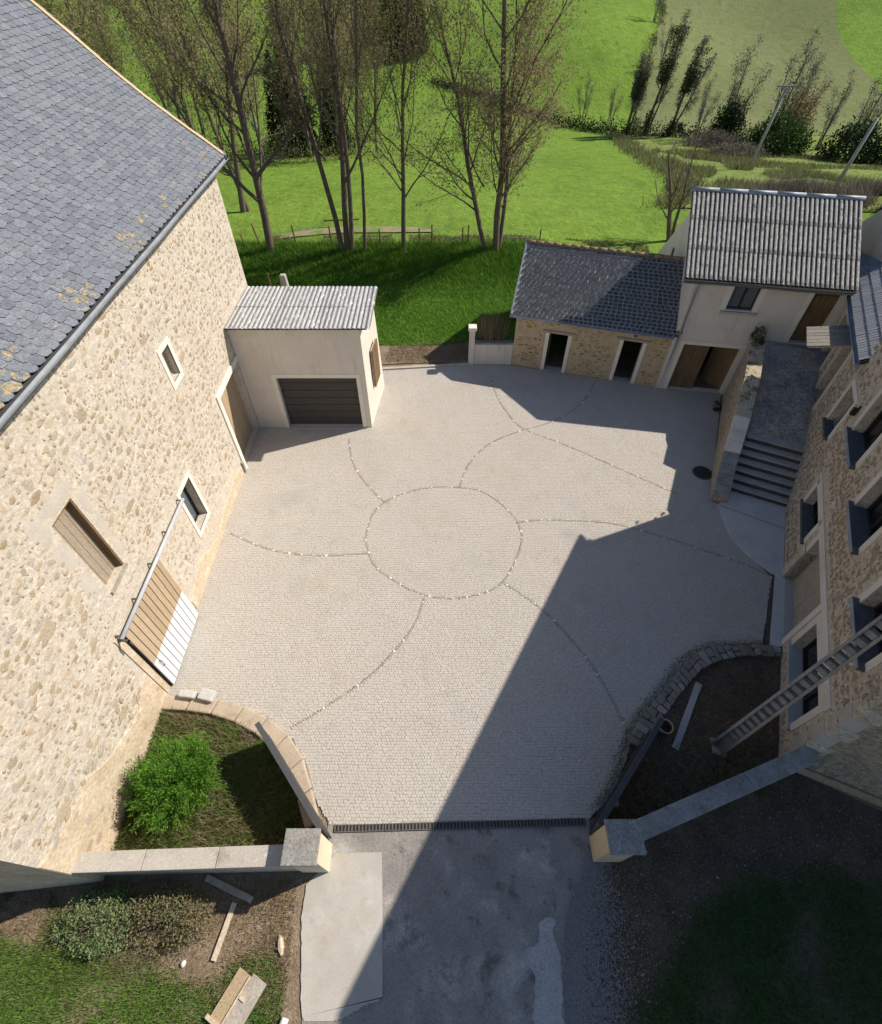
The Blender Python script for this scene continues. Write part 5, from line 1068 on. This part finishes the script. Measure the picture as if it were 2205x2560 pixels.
def at(x, y): return (x, y, float(tz(x, y)))
G1 = 'tall bare trees along the fence'
T1 = tree('bare_tree', 'thick bare tree with low side limbs nearest the barn corner', at(-9.45,29.6), tree_mesh(1, [(0,0,.035,.02,17,.22), (.0,0,-1.0,.1,6.5,.10,2.6), (.1,0,1.1,.1,6,.10,3.6)], {**CFG, 't0': [.16,.2,.15], 'len': [.36,.45,.5]}, 13000, .06, .125, .22), 'bark', 'bud_green', G1)
T2 = tree('bare_tree', 'bare tree with three trunks growing from one base at the fence', at(-5.35,29.6), tree_mesh(2, [(-.1,0,-.09,.03,17,.145), (.15,.1,.03,.05,19,.17), (.4,0,.11,.02,18,.13), (.3,.05,.9,0,5.5,.07,3.2), (-.3,.05,-1.0,0,4,.06,4.4)], {**CFG, 'kids': [18,9,5], 't0': [.24,.2,.15], 'ang': [.45,.6,.7]}, 17000, .06, .125, .2), 'bark', 'bud', G1)
T3 = tree('bare_tree', 'thin straight bare tree just right of the three trunk tree', at(-4.25,29.6), tree_mesh(3, [(0,0,.02,.02,18,.095)], {**CFG, 'kids': [18,8,5], 't0': [.3,.2,.15], 'ang': [.5,.6,.7]}, 8000, .06, .12, .2), 'bark', 'bud', G1)
T4 = tree('bare_tree', 'slim bare tree with thin drooping twigs midway along the fence', at(-2.08,29.7), tree_mesh(4, [(0,0,.07,.03,13,.13)], {**CFG, 't0': [.18,.2,.15], 'len': [.38,.45,.5]}, 8500, .055, .115, .2), 'bark', 'bud_green', G1)
T5 = tree('bare_tree', 'large twin trunked bare tree with dark seed clusters nearest the shed', at(2.95,29.7), tree_mesh(5, [(-.45,0,-.26,.04,13,.14), (.1,0,-.03,.03,17.5,.18), (.25,.1,.10,.02,12,.12), (.1,0,.7,0,3.0,.05,2.6), (-.75,0,-.9,0,3.2,.05,3.2)], {**CFG, 'kids': [22,9,5], 't0': [.12,.2,.15], 'ang': [.7,.65,.7], 'len': [.40,.45,.5]}, 30000, .06, .13, .2), 'bark', 'bud', G1)
# wood behind on the left
g6 = tree_mesh(6, [(0,0,.05,0,15,.2), (.3,.2,-.12,.05,13,.15)], {**CFG, 'kids': [18,8,5]}, 7000, .085, .19, .4)
g7 = tree_mesh(7, [(0,0,-.03,0,17,.22)], {**CFG, 'kids': [24,8,5], 'len': [.3,.42,.5]}, 6000, .085, .19, .4)
g8 = tree_mesh(8, [(0,0,.02,0,13,.18)], {**CFG, 'len': [.42,.45,.5], 't0': [.12,.2,.15], 'kids': [20,8,5]}, 7400, .085, .19, .45)
protos = {}
GEO = {'p6': (g6, 'bark', 'bud'), 'p7': (g7, 'bark', 'bud'), 'p8': (g8, 'bark_pale', 'bud_green')}
WOOD = [(-13,37,'p6'), (-16.5,42,'p7'), (-21,38,'p8'), (-25,45,'p6'), (-31,58,'p7'), (-26,62,'p6'), (-18,61,'p8'), (-14,65,'p7'), (-10.5,63,'p6'),
        (-34,68,'p8'), (-22,71,'p7'), (-11.5,72,'p8'), (-29,76,'p7'), (-7.5,71,'p7'), (-40,78,'p6'), (-15,80,'p7'), (-10,82,'p8'), (-31,41,'p7'), (-27,35,'p6')]
USED = {}
def wood_label(kind, x, y):
    px = proj(np.array(at(x, y)))[0]/1102.5
    zone = 'behind the three trunk tree' if px > .62 else 'right of the barn verge' if px > .50 else 'above the barn verge' if px > .28 else 'at the far left'
    row = 'front' if y < 48 else 'second' if y < 60 else 'third' if y < 72 else 'rearmost'
    look = {'p6': 'twin stemmed tree', 'p7': 'slim brown tree', 'p8': 'broad olive tree'}[kind]
    lb = f'{look} in the {row} row of the wood {zone}'; k = USED.get(lb, 0); USED[lb] = k+1
    return ('smaller ' if k else '')+lb, k
for i, (x, y, kind) in enumerate(WOOD):
    lb, again = wood_label(kind, x, y); s = .78 if again else random.uniform(.95, 1.15); rz = random.uniform(0, 6.28)
    if kind not in protos:
        g, mw, mlf = GEO[kind]; protos[kind] = tree('woodland_tree', lb, at(x, y), g, mw, mlf, 'woodland trees on the left')
    else: copy_tree(protos[kind], at(x, y), rz, (s, s, s*random.uniform(.95, 1.1)), lb)
r = np.random.default_rng(77); n = 26000; X = r.uniform(-48, -9, n); Y = r.uniform(46, 88, n); k = (Y > 58-.35*(X+9)*0) & (patchy(X, Y, .25, 31) > -.25); X, Y = X[k], Y[k]
P = np.stack([X, Y, tz(X, Y)+np.abs(r.normal(0, .9, len(X)))], -1); stuff('undergrowth', quads(P, np.full(len(P), .10), np.full(len(P), .3), seed=77, up=.6), 'undergrowth')
# dark evergreens in the wood and beyond
def conifer_geo(seed, h, rad, n):
    r = np.random.default_rng(seed); z = h*(1-r.random(n)**.55)*.98+.3; q = rad*(1-z/(h+.3))**.75*np.sqrt(r.uniform(.25, 1, n)); a = r.uniform(0, 6.28, n)
    lob = 1+.22*np.sin(a*3+z*1.7)+.15*np.sin(a*7+z*3.1); P = np.stack([np.cos(a)*q*lob, np.sin(a)*q*lob, z], -1); V, F, rv = quads(P, np.full(n, .16), np.full(n, .42), seed=seed+1, up=-.2)
    WV, WF = tube(np.array([[0,0,-.1], [0,0,h*.5], [0,0,h]]), np.array([.2, .12, .02]), 6); return WV, WF, V, F, rv
gc = conifer_geo(71, 11, 2.2, 7000)
EG = 'dark evergreens in the left woodland'
e0_ = tree('evergreen_tree', 'middle and tallest of three dark evergreens among the brown woodland trees', at(-15.5,68), gc, 'bark', 'evergreen', EG)
copy_tree(e0_, at(-18.5,73), 1.0, (.9,.9,.85), 'left one of three dark evergreens among the brown woodland trees')
copy_tree(e0_, at(-11.5,68.5), 2.5, (.8,.8,.85), 'right and smallest of three dark evergreens among the brown woodland trees')
for (x, y, s, o_) in sorted([(-9.2,120,1.1,''), (-6.5,122,1.25,''), (-4.2,121,.95,''), (-13,124,1.1,''), (-27,118,1.0,''), (-22,121,.9,'')]):
    nth = ['first', 'second', 'third', 'fourth', 'fifth', 'last'][[-27,-22,-13,-9.2,-6.5,-4.2].index(x)]
    copy_tree(e0_, at(x, y), random.uniform(0, 6), (s, s, s*random.uniform(.85, 1.1)), f'{nth} from the left of the far dark evergreens at the end of the wood')
# far valley: hedgerow, hill trees, bushes, poles
hd = thing('hedgerow', 'dark hedge running along the valley bottom between the two green fields', 'hedge', at(14,97))
HP = smooth_path([(-1,111), (8.5,103.7), (14.3,97), (20.5,91), (25,86), (33,83.5), (42,80)], 70); r = np.random.default_rng(9); PV = []
for (x, y) in HP:
    n = 110; zb = float(tz(x, y)); k = .45+.55*np.clip((x-3)/18, 0, 1); PV.append(np.array([x, y, zb])+np.stack([r.normal(0, .65, n), r.normal(0, .55, n), np.abs(r.normal(0, .75, n))*k], -1))
P = np.concatenate(PV); V, F, rv = quads(P, np.full(len(P), .17), np.full(len(P), .32), seed=9); obj('foliage', (V, F, rv*.5), 'evergreen', hd)
t = MB()
for (x, y) in HP[::2]: t.tube([(x, y, float(tz(x, y))-.1), (x+random.uniform(-.2, .2), y, float(tz(x, y))+1.0)], [.06, .02], 4)
obj('stem', t, 'bark', hd)
def ivy_tree(label, x, y, h, lean, seed, lean2=0):
    g = tree_mesh(seed, [(0,0,lean,lean2,h,.22), (.25,0,lean+.12,lean2,h*.85,.14)], {**CFG, 'kids': [12,6,4], 'ang': [.35,.5,.6], 'len': [.26,.42,.5]}, 3000, .1, .2, .2); t = tree('ivy_tree', label, at(x, y), g, 'bark', 'twig', 'ivy clad trees on the valley hedge')
    r = np.random.default_rng(seed); n = 5200; z = h*(r.random(n)**.8)*.95+.1; cx_ = lean*z; q = (.35+.75*np.clip(z/h, 0, 1))*np.sqrt(r.random(n)); a = r.uniform(0, 6.28, n)
    sel = (np.sin(z*1.3+seed)+r.normal(0, .5, n)) > -.5+1.1*(z < h*.5)
    P = (np.stack([cx_+np.cos(a)*q, lean2*z+np.sin(a)*q, z], -1))[sel]; V, F, rv = quads(P+np.array(at(x, y)), np.full(len(P), .12), np.full(len(P), .24), seed=seed+2); obj('ivy', (V, F, rv), 'ivy', t)
ivy_tree('tall ivy clad tree standing left of the olive field corner', 27.4, 84.2, 11.5, .12, 81)
ivy_tree('ivy clad tree with a ragged fan top right of the tallest ivy tree', 30.6, 84, 9.5, .16, 82)
ivy_tree('thin ivy clad tree left of the tallest ivy tree', 25.4, 85.4, 8, .06, 83)
gb = tree_mesh(9, [(0,0,.02,0,6,.1), (.4,0,.15,0,5,.08), (-.3,0,-.15,0,5,.08)], {**CFG, 'kids': [10,6,4], 'ang': [.4,.5,.6]}, 1800, .06, .16, .15)
HB = 'bare small trees in the valley'
b0t = tree('bare_sapling', 'pale twiggy round sapling standing alone on the green hillside', at(20.8,93.2), gb, 'bark_pale', 'twig', HB); b0t.scale = (.8,.8,.85)
for (x, y, s, lb) in [(24.4,91.2,.75,'dark forked stump like sapling near the hedge'), (36.5,80,1.5,'tall thin bare tree leaning over the olive field edge'), (40.5,76,1.6,'bare tree above the dark evergreen bush by the first pole'), (43.5,78,1.3,'bare tree right of the russet tree'), (33.5,81.5,1.0,'low bare tree at the olive field foot'), (47,70,1.3,'bare tree over the far right dark bush'), (45.5,74,1.1,'thin bare tree between russet tree and far right bush'), (50,66,1.4,'bare tree at the right edge by the meadow'), (36.4,112,.9,'small bare tree on the boundary of the olive field'), (39.4,131,1.0,'small bare tree high on the boundary of the olive field')]:
    copy_tree(b0t, at(x, y), random.uniform(0, 6), s, lb)
bush('valley_bush', 'dark bush left of the big glossy evergreen bush at the field foot', 'bush', at(36.6,80.0), (2.2,1.8,4.2), 3200, .18, .34, 'evergreen', 91, 'bushes in the valley')
bush('valley_bush', 'big glossy dark green bush behind the crossbar pole', 'bush', at(38.2,70), (3.4,2.5,3.6), 5200, .18, .34, 'bush_green', 92, 'bushes in the valley')
bush('valley_bush', 'dark green bush left of the far right pole top', 'bush', at(44.5,66), (3.0,2.4,3.4), 4200, .18, .34, 'evergreen', 93, 'bushes in the valley')
bush('valley_bush', 'olive bush at the right edge of the meadow', 'bush', at(50,63), (3.2,2.4,4.0), 3600, .18, .34, 'bush_green', 94, 'bushes in the valley')
bush('russet_tree', 'russet brown twiggy tree above the glossy green bush', 'tree', at(41.0,73), (2.0,1.8,6.0), 3600, .1, .26, 'russet', 95, ns=20)
bush('valley_bush', 'small dark bush right of the ivy trees on the green strip', 'bush', at(33.2,88), (.9,.8,1.2), 700, .14, .28, 'evergreen', 96, 'bushes in the valley')
bush('bramble', 'grey brown bramble mound on the rough pasture', 'bramble', at(32,66), (3.2,2.0,1.4), 3000, .08, .3, 'twig', 97, up=.8)
bush('bramble', 'brown bramble mound at the foot of the glossy bush', 'bramble', at(33.2,75), (3.4,1.6,1.6), 3000, .08, .3, 'twig', 98, up=.8)
# dry reeds on the rough pasture
X, Y = scatter([(15.5,40), (22,58), (24,70), (31,72), (33,58), (36,45), (30,39), (20,38)], 26000, 22); k = patchy(X, Y, .5, 6) > .05; X, Y = X[k], Y[k]
stuff('reeds', blades(X, Y, tz(X, Y)+.05, .5, .04, .8, 22), 'reed')
X, Y = scatter([(17.5,34.5), (20.5,40), (24,43), (36,44), (36,38), (24,37)], 16000, 23); k = patchy(X, Y, .7, 16) > -.1; X, Y = X[k], Y[k]
stuff('bramble_thicket', blades(X, Y, tz(X, Y)+.1, 1.1, .03, .9, 23), 'twig')
X, Y = scatter([(24,70), (34,73), (60,60), (60,45), (36,46)], 26000, 24); k = patchy(X, Y, .4, 12) > -.05; X, Y = X[k], Y[k]
stuff('pasture_tufts', blades(X, Y, tz(X, Y)+.05, .3, .05, .8, 24), 'reed')
gs = tree_mesh(10, [(0,0,-.3,0,5,.16), (.1,0,-.05,.1,5,.12)], {**CFG, 'kids': [10,6,4], 'ang': [.7,.7,.7], 't0': [.2,.2,.15], 'len': [.5,.45,.5]}, 500, .04, .08)
tree('bare_sapling', 'bare dark branched sapling poking out left of the cream house gable', at(13.6,32.2), gs, 'bark', 'twig', HB)
def upole(label, x, y, h, lx, bar):
    p = thing('field_pole', label, 'pole', at(x, y), 'poles on the rough pasture'); z = float(tz(x, y))
    obj('pole', MB().tube([(x, y, z-.1), (x+lx*.5, y, z+h*.5), (x+lx, y, z+h)], [.16, .13, .10], 8), 'concrete', p, smooth=True)
    if bar: obj('crossbar', MB().box(Fr((x+lx, y, z+h)), -.8, .8, -.06, .06, -.05, .08), 'coping_grey', p)
Qb = smooth_path([(46,172), (43.6,142), (37.8,123), (31.5,103), (26.5,85)], 5200); r = np.random.default_rng(66); kx = np.sin(np.arange(5200)*.011)+np.sin(np.arange(5200)*.0037+1)+r.normal(0, .5, 5200) > -.1
Xb = (Qb[:, 0]+r.normal(0, .45, 5200))[kx]; Yb = (Qb[:, 1]+r.normal(0, .5, 5200))[kx]; stuff('boundary_scrub', quads(np.stack([Xb, Yb, tz(Xb, Yb)+np.abs(r.normal(0, .45, len(Xb)))], -1), np.full(len(Xb), .12), np.full(len(Xb), .4), seed=67, up=.8), 'undergrowth')
Qb = smooth_path([(15,38), (19.5,46), (21,60), (22.5,74), (23.5,86)], 5200); Xb = Qb[:, 0]+r.normal(.2, .7, 5200); Yb = Qb[:, 1]+r.normal(0, .4, 5200); stuff('boundary_grass', blades(Xb, Yb, tz(Xb, Yb), .5, .05, .9, 68), 'reed')
upole('pole with a crossbar on the rough pasture before the glossy bush', 29.1, 56.3, 6.2, .5, True)
upole('plain leaning pole on the rough pasture right of the crossbar pole', 29.9, 44.2, 4.6, .5, False)
# fence at the top of the bank
fn = thing('wire_fence', 'thin post and wire fence along the top of the grass bank', 'fence', at(-3,30.1))
pts = []
for (x, hgt_, ln_) in [(-11,.6,-.1), (-10.15,1.15,-.18), (-8.1,1.1,-.08), (-6.1,1.05,-.05), (-3.4,.9,0), (-1.2,.95,0), (-.5,1.1,0), (1.2,1.0,0), (1.5,1.1,.02), (5.5,1.0,0)]:
    y = 30.2; z = float(tz(x, y)); obj('post', MB().tube([(x, y, z-.1), (x+ln_, y, z+hgt_)], .04, 6), 'wood_brown', fn); pts.append((x+ln_, y, z+hgt_*.85))
for dz in (0, -.35):
    obj('wire', MB().tube([(p[0], p[1], p[2]+dz) for p in pts[1:]], .006, 4), 'steel', fn)
o = obj('log_rail', MB().tube([(-7.0,33.2,float(tz(-7,33.2))+.35), (-4.9,33.3,float(tz(-4.9,33.3))+.4)], .05, 6), 'wood_brown', base=at(-6,33.2)); tag(o, 'thin dark horizontal rail beyond the fence left of the three trunk tree', 'rail')
